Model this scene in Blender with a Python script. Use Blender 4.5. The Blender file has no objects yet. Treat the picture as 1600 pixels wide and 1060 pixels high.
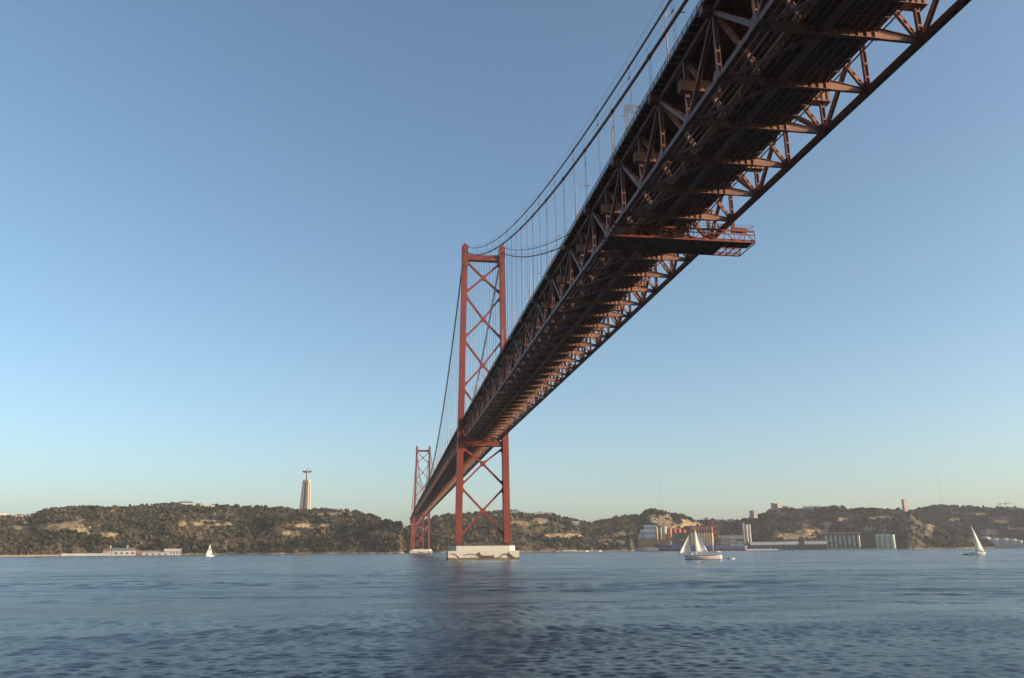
import bpy, bmesh, math, random
import numpy as np
from mathutils import Vector, Matrix
from mathutils.bvhtree import BVHTree

random.seed(7)
rng = np.random.default_rng(7)
SC = bpy.context.scene
COL = SC.collection
R = math.radians

# ------------------------------------------------------------------ camera
CAM = Vector((-51.63, -466.49, 5.0))
FPX, YAW, PITCH, ROLL = 1228.4, 0.14831, 0.26203, -0.00733      # focal length in pixels of a 1600 wide frame
_F = Vector((math.sin(YAW) * math.cos(PITCH), math.cos(YAW) * math.cos(PITCH), math.sin(PITCH)))
_R = Vector((math.cos(YAW), -math.sin(YAW), 0))
_U = _R.cross(_F)
_R, _U = math.cos(ROLL) * _R + math.sin(ROLL) * _U, -math.sin(ROLL) * _R + math.cos(ROLL) * _U
cam_data = bpy.data.cameras.new('camera')
cam = bpy.data.objects.new('camera', cam_data)
COL.objects.link(cam)
m = Matrix((_R, _U, -_F)).transposed().to_4x4()
m.translation = CAM
cam.matrix_world = m
cam_data.sensor_width = 36
cam_data.lens = FPX / 1600 * 36
cam_data.clip_start = 0.5
cam_data.clip_end = 120000
SC.camera = cam

# ------------------------------------------------------------------ sky, sun, exposure
SUN_ELEV, SUN_AZ = R(12), R(113)               # azimuth clockwise from +Y; behind the camera, to the right
SUN_DIR = Vector((math.sin(SUN_AZ) * math.cos(SUN_ELEV), math.cos(SUN_AZ) * math.cos(SUN_ELEV), math.sin(SUN_ELEV)))
world = bpy.data.worlds.new('World')
SC.world = world
world.use_nodes = True
wn = world.node_tree
sky = wn.nodes.new('ShaderNodeTexSky')
sky.sky_type = 'NISHITA'
sky.sun_disc = False
sky.sun_elevation = SUN_ELEV
sky.sun_rotation = SUN_AZ
sky.altitude = 0
sky.air_density = 0.8
sky.dust_density = 2.2
sky.ozone_density = 2.0
bg = wn.nodes['Background']
wb = wn.nodes.new('ShaderNodeMix')                               # white balance of the photograph
wb.data_type = 'RGBA'; wb.blend_type = 'MULTIPLY'; wb.inputs[0].default_value = 1.0
wb.inputs[7].default_value = (1.0, 1.055, 0.975, 1)
wn.links.new(sky.outputs[0], wb.inputs[6])
wn.links.new(wb.outputs[2], bg.inputs['Color'])
bg.inputs['Strength'].default_value = 0.15
sun_data = bpy.data.lights.new('sun', 'SUN')
sun_data.energy = 5.0
sun_data.angle = R(0.55)
sun_data.color = (1.0, 0.76, 0.54)
sun = bpy.data.objects.new('sun', sun_data)
COL.objects.link(sun)
sun.rotation_euler = (-SUN_DIR).to_track_quat('-Z', 'Y').to_euler()
sun.location = (300, -600, 400)
SC.view_settings.view_transform = 'Standard'
SC.view_settings.look = 'None'
SC.view_settings.exposure = 0.75
SC.view_settings.gamma = 1
SC.cycles.use_denoising = True
SC.cycles.max_bounces = 6
SC.cycles.caustics_reflective = False
SC.cycles.caustics_refractive = False
SC.cycles.transparent_max_bounces = 8

# ------------------------------------------------------------------ helpers
def ray(px, py):
    """direction through a point of the photograph, one metre long on the ground plane"""
    d = _F * FPX + _R * (px - 800) - _U * (py - 530)
    return d / math.hypot(d.x, d.y)

def at(px, py, dist):
    return CAM + ray(px, py) * dist

def tag(o, label=None, cat=None, group=None, kind=None):
    if label: o['label'] = label
    if cat: o['category'] = cat
    if group: o['group'] = group
    if kind: o['kind'] = kind
    return o

def empty(name, loc=(0, 0, 0), rz=0, parent=None):
    o = bpy.data.objects.new(name, None)
    COL.objects.link(o)
    o.location = loc
    o.rotation_euler = (0, 0, rz)
    o.empty_display_size = 1
    if parent: o.parent = parent
    return o

def node_mat(name):
    mt = bpy.data.materials.new(name)
    mt.use_nodes = True
    nt = mt.node_tree
    return mt, nt, nt.nodes['Principled BSDF']

def paint(name, col, col2=None, scale=0.3, rough=0.55, detail=6, metal=0.0, streak=1.0, spec=0.4, bump=0.0, lo=.4, hi=.65):
    """a painted or plain surface: two tones broken up by noise, in world metres"""
    mt, nt, bs = node_mat(name)
    if col2 is None: col2 = tuple(c * 0.7 for c in col)
    tc = nt.nodes.new('ShaderNodeNewGeometry')
    mp = nt.nodes.new('ShaderNodeMapping')
    mp.inputs['Scale'].default_value = (scale, scale, scale / streak)
    nz = nt.nodes.new('ShaderNodeTexNoise')
    nz.inputs['Scale'].default_value = 1.0
    nz.inputs['Detail'].default_value = detail
    nz.inputs['Roughness'].default_value = 0.65
    cr = nt.nodes.new('ShaderNodeMapRange')
    cr.inputs[1].default_value = lo
    cr.inputs[2].default_value = hi
    mx = nt.nodes.new('ShaderNodeMix')
    mx.data_type = 'RGBA'
    mx.inputs[6].default_value = (*col, 1)
    mx.inputs[7].default_value = (*col2, 1)
    L = nt.links.new
    L(tc.outputs['Position'], mp.inputs['Vector']); L(mp.outputs[0], nz.inputs['Vector'])
    L(nz.outputs[0], cr.inputs[0]); L(cr.outputs[0], mx.inputs[0]); L(mx.outputs[2], bs.inputs['Base Color'])
    bs.inputs['Roughness'].default_value = rough
    bs.inputs['Metallic'].default_value = metal
    bs.inputs['Specular IOR Level'].default_value = spec
    if bump:
        bp = nt.nodes.new('ShaderNodeBump')
        bp.inputs['Strength'].default_value = bump
        bp.inputs['Distance'].default_value = 0.3
        L(nz.outputs[0], bp.inputs['Height']); L(bp.outputs[0], bs.inputs['Normal'])
    return mt

class MB:
    """collects boxes, bars, tubes and prisms; build() links them as one mesh object"""
    def __init__(self): self.v = []; self.f = []
    def add(self, vs, fs):
        b = len(self.v)
        self.v.extend([tuple(p) for p in vs])
        self.f.extend([tuple(b + i for i in f) for f in fs])
        return self
    def hexa(self, p):      # 8 corners: four below, four above, same order
        return self.add(p, [(3, 2, 1, 0), (4, 5, 6, 7), (0, 1, 5, 4), (1, 2, 6, 5), (2, 3, 7, 6), (3, 0, 4, 7)])
    def box(self, x0, x1, y0, y1, z0, z1):
        return self.hexa([(x0, y0, z0), (x1, y0, z0), (x1, y1, z0), (x0, y1, z0), (x0, y0, z1), (x1, y0, z1), (x1, y1, z1), (x0, y1, z1)])
    def beam(self, a, b, w, h, up=(0, 0, 1), off=(0, 0)):
        """bar from a to b: w across, h along 'up'; off shifts it across / along up"""
        a, b = Vector(a), Vector(b)
        d = (b - a).normalized()
        s = d.cross(Vector(up))
        if s.length < 1e-6: s = d.cross(Vector((1, 0, 0)))
        s.normalize()
        u = s.cross(d)
        o = s * off[0] + u * off[1]
        s, u = s * w / 2, u * h / 2
        a, b = a + o, b + o
        return self.hexa([a - s - u, a + s - u, b + s - u, b - s - u, a - s + u, a + s + u, b + s + u, b - s + u])
    def hbeam(self, a, b, w, h, up, t=0.08):
        """H section: two flanges h apart (along up) and w wide, with a web"""
        self.beam(a, b, w, t, up, (0, h / 2)); self.beam(a, b, w, t, up, (0, -h / 2))
        return self.beam(a, b, t, h - t - 0.01, up)
    def tube(self, pts, r, n=6, cap=True):
        pts = [Vector(p) for p in pts]
        rs = r if hasattr(r, '__len__') else [r] * len(pts)
        vs, fs = [], []
        for i, p in enumerate(pts):
            d = (pts[min(i + 1, len(pts) - 1)] - pts[max(i - 1, 0)]).normalized()
            s = d.cross(Vector((0, 0, 1)))
            if s.length < 1e-4: s = d.cross(Vector((0, 1, 0)))
            s.normalize(); u = s.cross(d)
            for j in range(n):
                t = 2 * math.pi * j / n
                vs.append(p + (s * math.cos(t) + u * math.sin(t)) * rs[i])
        for i in range(len(pts) - 1):
            for j in range(n):
                k = (j + 1) % n
                fs.append((i * n + j, i * n + k, (i + 1) * n + k, (i + 1) * n + j))
        if cap:
            fs.append(tuple(reversed(range(n)))); fs.append(tuple(range((len(pts) - 1) * n, len(pts) * n)))
        return self.add(vs, fs)
    def lathe(self, prof, c=(0, 0, 0), n=20, sx=1, sy=1):
        vs, fs = [], []
        for r, z in prof:
            for j in range(n):
                t = 2 * math.pi * j / n
                vs.append((c[0] + r * sx * math.cos(t), c[1] + r * sy * math.sin(t), c[2] + z))
        for i in range(len(prof) - 1):
            for j in range(n):
                k = (j + 1) % n
                fs.append((i * n + j, i * n + k, (i + 1) * n + k, (i + 1) * n + j))
        fs.append(tuple(reversed(range(n)))); fs.append(tuple(range((len(prof) - 1) * n, len(prof) * n)))
        return self.add(vs, fs)
    def prism(self, poly, d):
        """polygon (3-D points) pushed along vector d"""
        n = len(poly); d = Vector(d)
        p = [Vector(q) for q in poly]
        return self.add(p + [q + d for q in p], [tuple(reversed(range(n))), tuple(range(n, 2 * n))] + [(i, (i + 1) % n, n + (i + 1) % n, n + i) for i in range(n)])
    def mesh(self, name, mat):
        me = bpy.data.meshes.new(name)
        me.from_pydata(self.v, [], self.f)
        if mat: me.materials.append(mat)
        bm = bmesh.new(); bm.from_mesh(me)
        bmesh.ops.recalc_face_normals(bm, faces=bm.faces)
        bm.to_mesh(me); bm.free()
        return me
    def build(self, name, mat, parent=None, smooth=False):
        me = self.mesh(name, mat)
        if smooth: me.polygons.foreach_set('use_smooth', [True] * len(me.polygons))
        o = bpy.data.objects.new(name, me)
        COL.objects.link(o)
        if parent: o.parent = parent
        return o

def copy_tree(o, parent=None):
    c = o.copy(); COL.objects.link(c)
    if parent: c.parent = parent
    for ch in list(o.children): copy_tree(ch, c)
    return c

# ------------------------------------------------------------------ materials
M = {}
M['tower'] = paint('tower_red_paint', (0.225, 0.044, 0.031), (0.185, 0.040, 0.030), 0.12, 0.5, 5, streak=3, spec=.3)
def tower_paint():
    mt = paint('tower_red_paint', (0.235, 0.044, 0.030), (0.175, 0.040, 0.031), 0.15, 0.5, 6, streak=4, spec=.3)
    nt = mt.node_tree; L = nt.links.new
    bs = nt.nodes['Principled BSDF']; src = bs.inputs['Base Color'].links[0].from_socket
    g = nt.nodes.new('ShaderNodeNewGeometry')
    mp = nt.nodes.new('ShaderNodeMapping'); mp.inputs['Scale'].default_value = (.03, .03, .16); L(g.outputs['Position'], mp.inputs[0])
    nz = nt.nodes.new('ShaderNodeTexNoise'); nz.inputs['Scale'].default_value = 1; nz.inputs['Detail'].default_value = 2; L(mp.outputs[0], nz.inputs['Vector'])
    cr = nt.nodes.new('ShaderNodeMapRange'); cr.inputs[1].default_value = .42; cr.inputs[2].default_value = .62; L(nz.outputs[0], cr.inputs[0])
    mx = nt.nodes.new('ShaderNodeMix'); mx.data_type = 'RGBA'; L(cr.outputs[0], mx.inputs[0]); L(src, mx.inputs[6]); mx.inputs[7].default_value = (.165, .036, .030, 1)
    L(mx.outputs[2], bs.inputs['Base Color'])
    return mt
M['tower'] = tower_paint()
M['truss'] = paint('truss_brown_red_paint', (0.21, 0.090, 0.070), (0.13, 0.058, 0.048), 0.9, 0.5, 6, spec=.35)
M['beam'] = paint('floor_beam_paint', (0.30, 0.15, 0.105), (0.18, 0.088, 0.066), 0.7, 0.5, 6, spec=.3)
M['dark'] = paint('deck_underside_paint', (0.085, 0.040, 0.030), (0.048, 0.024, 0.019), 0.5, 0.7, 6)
M['strip'] = paint('grey_brown_strip', (0.22, 0.115, 0.095), (0.145, 0.078, 0.066), 0.5, 0.5, 5)
M['cable'] = paint('cable_paint', (0.10, 0.040, 0.036), (0.07, 0.032, 0.03), 1.0, 0.5)
M['edge'] = paint('railing_paint', (0.055, 0.028, 0.026), (0.035, 0.02, 0.02), 1.0, 0.8, spec=.1)
M['rope'] = paint('hanger_rope', (0.09, 0.075, 0.08), (0.06, 0.05, 0.055), 1.0, 0.6)
M['plate'] = paint('pale_yellow_plate', (0.38, 0.22, 0.085), (0.18, 0.105, 0.048), 0.5, 0.6)
M['gantry'] = paint('gantry_red_paint', (0.20, 0.032, 0.022), (0.11, 0.026, 0.022), 1.2, 0.5)
M['asphalt'] = paint('asphalt', (0.05, 0.05, 0.05), (0.035, 0.035, 0.035), 1.0, 0.9)
M['galv'] = paint('galvanised_steel', (0.22, 0.20, 0.19), (0.16, 0.15, 0.145), 2.0, 0.45)
M['lamp'] = paint('lamp_pole_paint', (0.36, 0.22, 0.19), (0.28, 0.17, 0.15), 2.0, 0.5)

# ------------------------------------------------------------------ bridge geometry
KP = 11.175          # panel length; hangers of the main cables sit on every second node
WT = 10.64           # half the distance between the two trusses
DT = 10.3            # truss depth
SPAN = 90 * KP       # main span, near tower at y = 0, far tower at y = SPAN
def zs(y):           # underside line of the trusses
    if y < 0: return 69.26 + 5.34 * y / 480
    if y < SPAN: return 69.2
    return 69.2 - 3.2 * (y - SPAN) / 480
def side_y(y):
    return -y if y < 0 else y - SPAN
def cable_low(y):
    if 0 <= y <= SPAN:
        t = (y - SPAN / 2) / (SPAN / 2)
        return 82.2 + 106.1 * t * t
    s = side_y(y)
    return 188.3 - 0.45 * s + 0.00044 * s * s
def cable_up(y):
    if 0 <= y <= SPAN:
        t = (y - SPAN / 2) / (SPAN / 2)
        return 85.6 + 106.6 * t * t
    s = side_y(y)
    return 192.2 - 0.45 * s + 0.00044 * s * s
K0, K1, KE0, KE1 = -38, 130, -54, 132      # nodes with members; ends of the chords and decks
WCAB = 12.0

bridge = tag(empty('suspension_bridge', (0, 0, 0)), 'long red steel suspension bridge with two towers and a trussed deck over the river', 'bridge')

def emit(name, items, mat, many='', parent=None, limit=100):
    """items: (y, MB). The nearest in view become parts of their own, the rest one part."""
    parent = parent or bridge
    items = sorted(items, key=lambda t: t[0] if t[0] > -36.5 * KP else 9000 - t[0])
    rest = MB()
    for i, (y, mb) in enumerate(items):
        if i < limit: mb.build(name, mat, parent)
        else: rest.add(mb.v, mb.f)
    if rest.v: tag(rest.build(many or name + 's', mat, parent), kind='stuff')

# chords
def chord(side, top):
    mb = MB()
    x = side * WT
    zo = DT if top else 0
    for k in range(KE0, KE1):
        a, b = (x, k * KP, zs(k * KP) + zo), (x, (k + 1) * KP, zs((k + 1) * KP) + zo)
        if not top and -38 <= k < 4:
            for s in (-1, 1): mb.beam(a, b, 0.10, 0.80, off=(s * 0.36, 0))
            mb.beam(a, b, 0.62, 0.06, off=(0, 0.35))
            for s in (-1, 1): mb.beam(a, b, 0.17, 0.06, off=(s * 0.235, -0.38))
            A, B = Vector(a), Vector(b)
            for j in range(6):                       # solid stretches between the hand holes
                p, q = A.lerp(B, (j + .0) / 6), A.lerp(B, (j + .62) / 6)
                mb.beam(p, q, 0.30, 0.05, off=(0, -0.375))
        elif -38 <= k < 12:
            mb.beam(a, b, 0.10, 0.80, off=(-0.33, 0)); mb.beam(a, b, 0.10, 0.80, off=(0.33, 0))
            mb.beam(a, b, 0.56, 0.06, off=(0, 0.30)); mb.beam(a, b, 0.56, 0.06, off=(0, -0.2))
        else:
            mb.beam(a, b, 0.8, 0.8)
    return mb
for s in (-1, 1):
    chord(s, False).build('bottom_chord', M['truss'], bridge)
    chord(s, True).build('top_chord', M['truss'], bridge)

vert, diag, gus, fb, knee, strut, brk, midbox, lat, plates, toplat = [], [], [], [], [], [], [], [], [], [], []
for k in range(K0, K1 + 1):
    y = k * KP; z = zs(y)
    if abs(k) == 0 or k == 90: pass
    near = k < 14
    for s in (-1, 1):
        x = s * WT
        mb = MB()
        a, b = (x, y, z + 0.4), (x, y, z + DT - 0.4)
        if near:
            mb.hbeam(a, b, 0.46, 0.56, (1, 0, 0), 0.09)
            for j in range(1, 5):                    # batten plates
                zz = z + DT * j / 5
                mb.box(x - 0.24, x + 0.24, y - 0.245, y + 0.245, zz - 0.16, zz + 0.16)
        else: mb.beam(a, b, 0.5, 0.56, (1, 0, 0))
        vert.append((y, mb))
        # gusset plates on the chord nodes
        mb = MB()
        for q in (-1, 1):
            xx = x + q * 0.44
            mb.prism([(xx, y - 1.15, z - 0.36), (xx, y + 1.15, z - 0.36), (xx, y + 1.15, z + 0.42), (xx, y + 0.45, z + 1.25), (xx, y - 0.45, z + 1.25), (xx, y - 1.15, z + 0.42)], (q * 0.035, 0, 0))
        gus.append((y, mb))
        # diagonals run from the hanger nodes above down to the odd nodes below
        if k % 2 == 0:
            for dk in (-1, 1):
                y2 = y + dk * KP
                if not (K0 <= k + dk <= K1): continue
                mb = MB()
                A, B = Vector((x, y, z + DT)), Vector((x, y2, zs(y2)))
                A, B = A.lerp(B, 0.03), A.lerp(B, 0.965)
                if near and dk < 0:
                    mb.hbeam(A, B, 0.62, 0.62, (1, 0, 0), 0.10)
                elif near:
                    mb.hbeam(A, B, 0.40, 0.54, (1, 0, 0), 0.09)
                else: mb.beam(A, B, 0.55, 0.56, (1, 0, 0))
                diag.append((y, mb))
            # bracket that takes the main hangers, outside the top chord
            mb = MB()
            x0, x1 = sorted((s * 10.98, s * 12.55))
            mb.box(x0, x1, y - 0.55, y + 0.55, z + DT - 0.55, z + DT + 0.80)
            mb.box(x0 - .06, x1 + .06, y - 0.62, y + 0.62, z + DT + 0.805, z + DT + 0.90)
            mb.box(x0 - .06, x1 + .06, y - 0.62, y + 0.62, z + DT - 0.65, z + DT - 0.555)
            brk.append((y, mb))
        else:
            # box girder at mid height that takes the secondary hangers
            mb = MB()
            x0, x1 = sorted((s * 5.6, s * 11.75))
            mb.box(x0, x1, y - 0.62, y + 0.62, z + 4.9, z + 6.5)
            if near:
                for j in range(7):
                    xx = x0 + (x1 - x0) * (j + .5) / 7
                    mb.box(xx - .05, xx + .05, y - 0.74, y - 0.625, z + 4.95, z + 6.45)
                for j in range(4):
                    yy = y - .45 + .3 * j
                    xe = s * 11.75
                    xa, xb = sorted((xe + s * 0.005, xe + s * 0.10))
                    mb.box(xa, xb, yy - .05, yy + .05, z + 4.95, z + 6.45)
            mb.box(x0 - .05, x1 + .05, y - .78, y + .78, z + 6.505, z + 6.60)
            mb.box(x0 - .05, x1 + .05, y - .78, y + .78, z + 4.80, z + 4.895)
            midbox.append((y, mb))
        # sway bracing: chord down to the floor beam, floor beam chord up to the cross beam
        mb = MB()
        A, B = (s * (WT - .45), y, z + DT - 0.6), (s * 4.6, y, z + 1.35)
        if near:
            for q in (-1, 1): mb.beam(A, B, 0.14, 0.42, (0, 1, 0), (0, q * 0.24)) if False else mb.beam(A, B, 0.15, 0.5, (0, 1, 0), (q * 0.26, 0))
            Av, Bv = Vector(A), Vector(B)
            for j in range(9):                       # lacing plates with holes between
                p, q = Av.lerp(Bv, (j + .1) / 9), Av.lerp(Bv, (j + .66) / 9)
                mb.beam(p, q, 0.36, 0.05, (0, 1, 0), (0, -0.22))
        else: mb.beam(A, B, 0.6, 0.5, (0, 1, 0))
        knee.append((y, mb))
        mb = MB()
        A, B = Vector((s * (WT - .5), y + .1, z + 0.5)), Vector((s * 3.6, y + .1, z + DT - 0.2))
        if near:
            for q in (-1, 1): mb.beam(A, B, 0.13, 0.42, (0, 1, 0), (q * 0.22, 0))
            for j in range(9):
                p, q = A.lerp(B, (j + .1) / 9), A.lerp(B, (j + .66) / 9)
                mb.beam(p, q, 0.30, 0.05, (0, 1, 0), (0, -0.18))
        else: mb.beam(A, B, 0.5, 0.4, (0, 1, 0))
        strut.append((y, mb))
        # pale side panels along the left edge of the railway deck
        if s < 0:
            for f0, f1 in ((0.04, 0.49), (0.51, 0.96)):
                mb = MB()
                ya, yb = y + KP * f0, y + KP * f1
                za, zb = zs(ya), zs(yb)
                mb.hexa([(-5.22, ya, za + .85), (-5.12, ya, za + .85), (-5.12, yb, zb + .85), (-5.22, yb, zb + .85), (-5.22, ya, za + 2.5), (-5.12, ya, za + 2.5), (-5.12, yb, zb + 2.5), (-5.22, yb, zb + 2.5)])
                for j in range(4):
                    yy = ya + (yb - ya) * (j + .5) / 4
                    mb.box(-5.34, -5.222, yy - .06, yy + .06, zs(yy) + .86, zs(yy) + 2.48)
                plates.append((ya, mb))
    # floor beam: thin at the chords, deep under the railway
    mb = MB()
    w = WT - 0.47
    for s in (-1, 1):
        mb.hexa([(s * w, y - .05, z - .34), (s * 4.9, y - .05, z - .30), (s * 4.9, y + .05, z - .30), (s * w, y + .05, z - .34),
                 (s * w, y - .05, z + .22), (s * 4.9, y - .05, z + 1.10), (s * 4.9, y + .05, z + 1.10), (s * w, y + .05, z + .22)])
        mb.beam((s * w, y, z - .37), (s * 4.9, y, z - .33), 0.42, 0.06, (0, 0, 1))
        mb.beam((s * w, y, z + .25), (s * 4.9, y, z + 1.13), 0.42, 0.06, (0, 0, 1))
    mb.box(-4.9, 4.9, y - .06, y + .06, z - .30, z + .70)
    mb.box(-4.9, 4.9, y - .30, y + .30, z - .36, z - .30)
    for j in range(9):                                # stiffeners
        xx = -4.4 + 1.1 * j
        mb.box(xx - .04, xx + .04, y - .22, y - .062, z - .29, z + .69)
    fb.append((y, mb))
    # top cross beam under the roadway
    mb = MB()
    mb.hbeam((-WT + .42, y, z + DT + .05), (WT - .42, y, z + DT + .05), 0.5, 1.3, (0, 0, 1), 0.07)
    toplat.append((y, mb))
    # twin lateral angles from the left chord to the centre of the next beam nearer the shore
    if k > K0:
        mb = MB()
        y2 = y - KP
        a, b = (-WT + .5, y + .1, z - .05), (-2.6, y2 + .4, zs(y2) - .05)
        for q in (-1, 1): mb.beam(a, b, 0.16, 0.22, (0, 0, 1), (q * 0.25, 0))
        lat.append((y, mb))

emit('truss_vertical', vert, M['truss']); emit('truss_diagonal', diag, M['truss'])
emit('gusset_plate', gus, M['truss']); emit('floor_beam', fb, M['beam'])
emit('sway_brace', knee, M['beam']); emit('sway_strut', strut, M['beam'])
emit('hanger_bracket', brk, M['truss']); emit('bracket_girder', midbox, M['beam'])
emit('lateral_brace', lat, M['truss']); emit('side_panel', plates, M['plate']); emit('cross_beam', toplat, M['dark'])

# roadway deck with ribs below, kerb fascia, brackets and railings
def along(x0, x1, z0, z1, ka=KE0, kb=KE1, step=2, mb=None):
    mb = mb or MB()
    for k in range(ka, kb, step):
        ya, yb = k * KP, min(k + step, kb) * KP
        za, zb = zs(ya), zs(yb)
        mb.hexa([(x0, ya, za + z0), (x1, ya, za + z0), (x1, yb, zb + z0), (x0, yb, zb + z0),
                 (x0, ya, za + z1), (x1, ya, za + z1), (x1, yb, zb + z1), (x0, yb, zb + z1)])
    return mb
ZR = DT + 0.80                                        # underside of the roadway plate
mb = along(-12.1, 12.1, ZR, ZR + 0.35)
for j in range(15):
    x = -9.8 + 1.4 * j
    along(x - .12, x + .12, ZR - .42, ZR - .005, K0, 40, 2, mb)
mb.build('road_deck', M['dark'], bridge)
along(-10.9, 10.9, ZR + .354, ZR + .42).build('road_surface', M['asphalt'], bridge)
rib = MB()
n = int((K1 - K0) * 6)
for j in range(n):
    y = (K0 + j / 6) * KP
    z = zs(y)
    for s in (-1, 1):
        xa, xb = sorted((s * 11.05, s * 12.35))
        rib.box(xa, xb, y - .10, y + .10, z + ZR - .30, z + ZR - .006)
tag(rib.build('edge_brackets', M['beam'], bridge), kind='stuff')
for s in (-1, 1):
    mb = MB()
    for (h0, h1, wd) in ((1.02, 1.10, .08), (0.66, .71, .05), (0.38, .43, .05)):
        x = s * 12.25
        along(x - wd / 2, x + wd / 2, ZR + .35 + h0, ZR + .35 + h1, K0, K1, 2, mb)
    for j in range(n):
        y = (K0 + j / 6) * KP
        if y > 700 and j % 2: continue
        mb.box(s * 12.25 - .05, s * 12.25 + .05, y - .06, y + .06, zs(y) + ZR + .2, zs(y) + ZR + 1.45)
    along(s * 12.25 - .10, s * 12.25 + .10, ZR - .25, ZR + .36, KE0, KE1, 2, mb)
    mb.build('railing', M['edge'], bridge)

# railway deck between the floor beams: slab, stringers, cross ties, central walkway plate
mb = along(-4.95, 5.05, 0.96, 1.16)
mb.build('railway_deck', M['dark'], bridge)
for x in (-4.3, -3.4, -0.5, 0.9, 1.9, 3.1, 4.3):
    along(x - .13, x + .13, 0.72, 0.956, KE0, KE1, 2).build('stringer', M['strip'], bridge)
mb = MB()
for k in range(K0, 60):
    for f in (0.0, 0.25, 0.5, 0.75):
        ya, yb = (k + f) * KP, (k + f + .25) * KP
        sgn = 1 if f in (0.0, .5) else -1
        for xa, xb in ((-0.5, 1.8), (2.0, 4.4)):
            mb.beam((xa if sgn > 0 else xb, ya, zs(ya) + .80), (xb if sgn > 0 else xa, yb, zs(yb) + .80), 0.10, 0.08)
tag(mb.build('stringer_bracing', M['strip'], bridge), kind='stuff')
mb = MB()
for k in range(K0, K1):
    ya, yb = k * KP + .34, (k + 1) * KP - .34
    mb.hexa([(-2.75, ya, zs(ya) - .18), (-1.75, ya, zs(ya) - .18), (-1.75, yb, zs(yb) - .18), (-2.75, yb, zs(yb) - .18),
             (-2.75, ya, zs(ya) + .30), (-1.75, ya, zs(ya) + .30), (-1.75, yb, zs(yb) + .30), (-2.75, yb, zs(yb) + .30)])
mb.build('centre_girder', M['strip'], bridge)
mb = MB()
for k in range(K0, 60):
    for f in (0.25, 0.5, 0.75):
        y = (k + f) * KP
        mb.box(-4.9, 5.0, y - .07, y + .07, zs(y) + .60, zs(y) + .715)
tag(mb.build('cross_ties', M['strip'], bridge), kind='stuff')
for x, r_ in ((-8.6, .13), (-8.2, .09), (-6.6, .16), (6.2, .11)):
    MB().tube([(x, k * KP, zs(k * KP) + 1.62) for k in range(K0, 60)], r_, 7).build('service_pipe', M['truss'], bridge, True)
for x in (-7.6, -5.6, 5.25):
    along(x - .09, x + .09, 1.35, 1.75, K0, K1, 2).build('edge_stringer', M['truss'], bridge)
mb = MB()
for k in range(K0, K1 + 1):                            # twin posts at the right edge of the railway deck
    y = k * KP; z = zs(y)
    for q in (-.35, .35):
        mb.beam((5.3, y + q, z + 1.35), (7.1, y + q, z + 4.4), .2, .2)
tag(mb.build('edge_posts', M['beam'], bridge), kind='stuff')

# main and secondary cables with their hand ropes and hangers
def cable_pts(fn, y0, y1, step):
    n = max(2, int((y1 - y0) / step))
    return [(y0 + (y1 - y0) * i / n) for i in range(n + 1)]
hang = []
for s in (-1, 1):
    for nm, fn, r, hr in (('main_cable', cable_low, 0.30, 1.25), ('secondary_cable', cable_up, 0.185, 1.2)):
        ys = [y for y in cable_pts(fn, K0 * KP, 0, 6)] + [y for y in cable_pts(fn, 0, SPAN, 8)][1:] + [y for y in cable_pts(fn, SPAN, SPAN + 300, 8)][1:]
        x = s * WCAB
        mb = MB()
        mb.tube([(x, y, fn(y)) for y in ys], r, 10)
        off = 0 if fn is cable_low else 1
        clamps = [k * KP for k in range(K0, 120) if k % 2 == off]
        for y in clamps:                              # cable bands
            if fn(y) < zs(y) + 11: continue
            mb.tube([(x, y - .6, fn(y - .6)), (x, y + .6, fn(y + .6))], r * 1.35, 10)
        c = mb.build(nm, M['cable'], bridge, True)
        mb = MB()
        for q in (-.45, .45):
            mb.tube([(x + q, y, fn(y) + hr) for y in ys if y < SPAN], 0.025, 4)
        for y in clamps:
            if y < SPAN and fn(y) > zs(y) + 11:
                for q in (-.45, .45):
                    mb.tube([(x + q * .4, y, fn(y)), (x + q, y, fn(y) + hr + .1)], 0.035, 4)
        mb.build('hand_rope', M['rope'], c)
        for y in clamps:
            zt = fn(y); z = zs(y)
            zb = z + DT + .85 if off == 0 else z + 6.55
            if zt < zb + 1.0 or abs(y) < 6 or abs(y - SPAN) < 6: continue
            mb = MB()
            xb = s * 12.0 if off == 0 else s * 11.7
            for q in (-.42, .42):
                mb.tube([(x, y + q, zt), (xb, y + q, zb)], 0.038, 5)
            if zt - zb > 8:
                zc = zt - 2.2 if off else zt - 3.5
                mb.beam((x, y - .5, zc), (x, y + .5, zc), .12, .14)
            hang.append((y, mb))
emit('hanger', hang, M['rope'])

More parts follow.
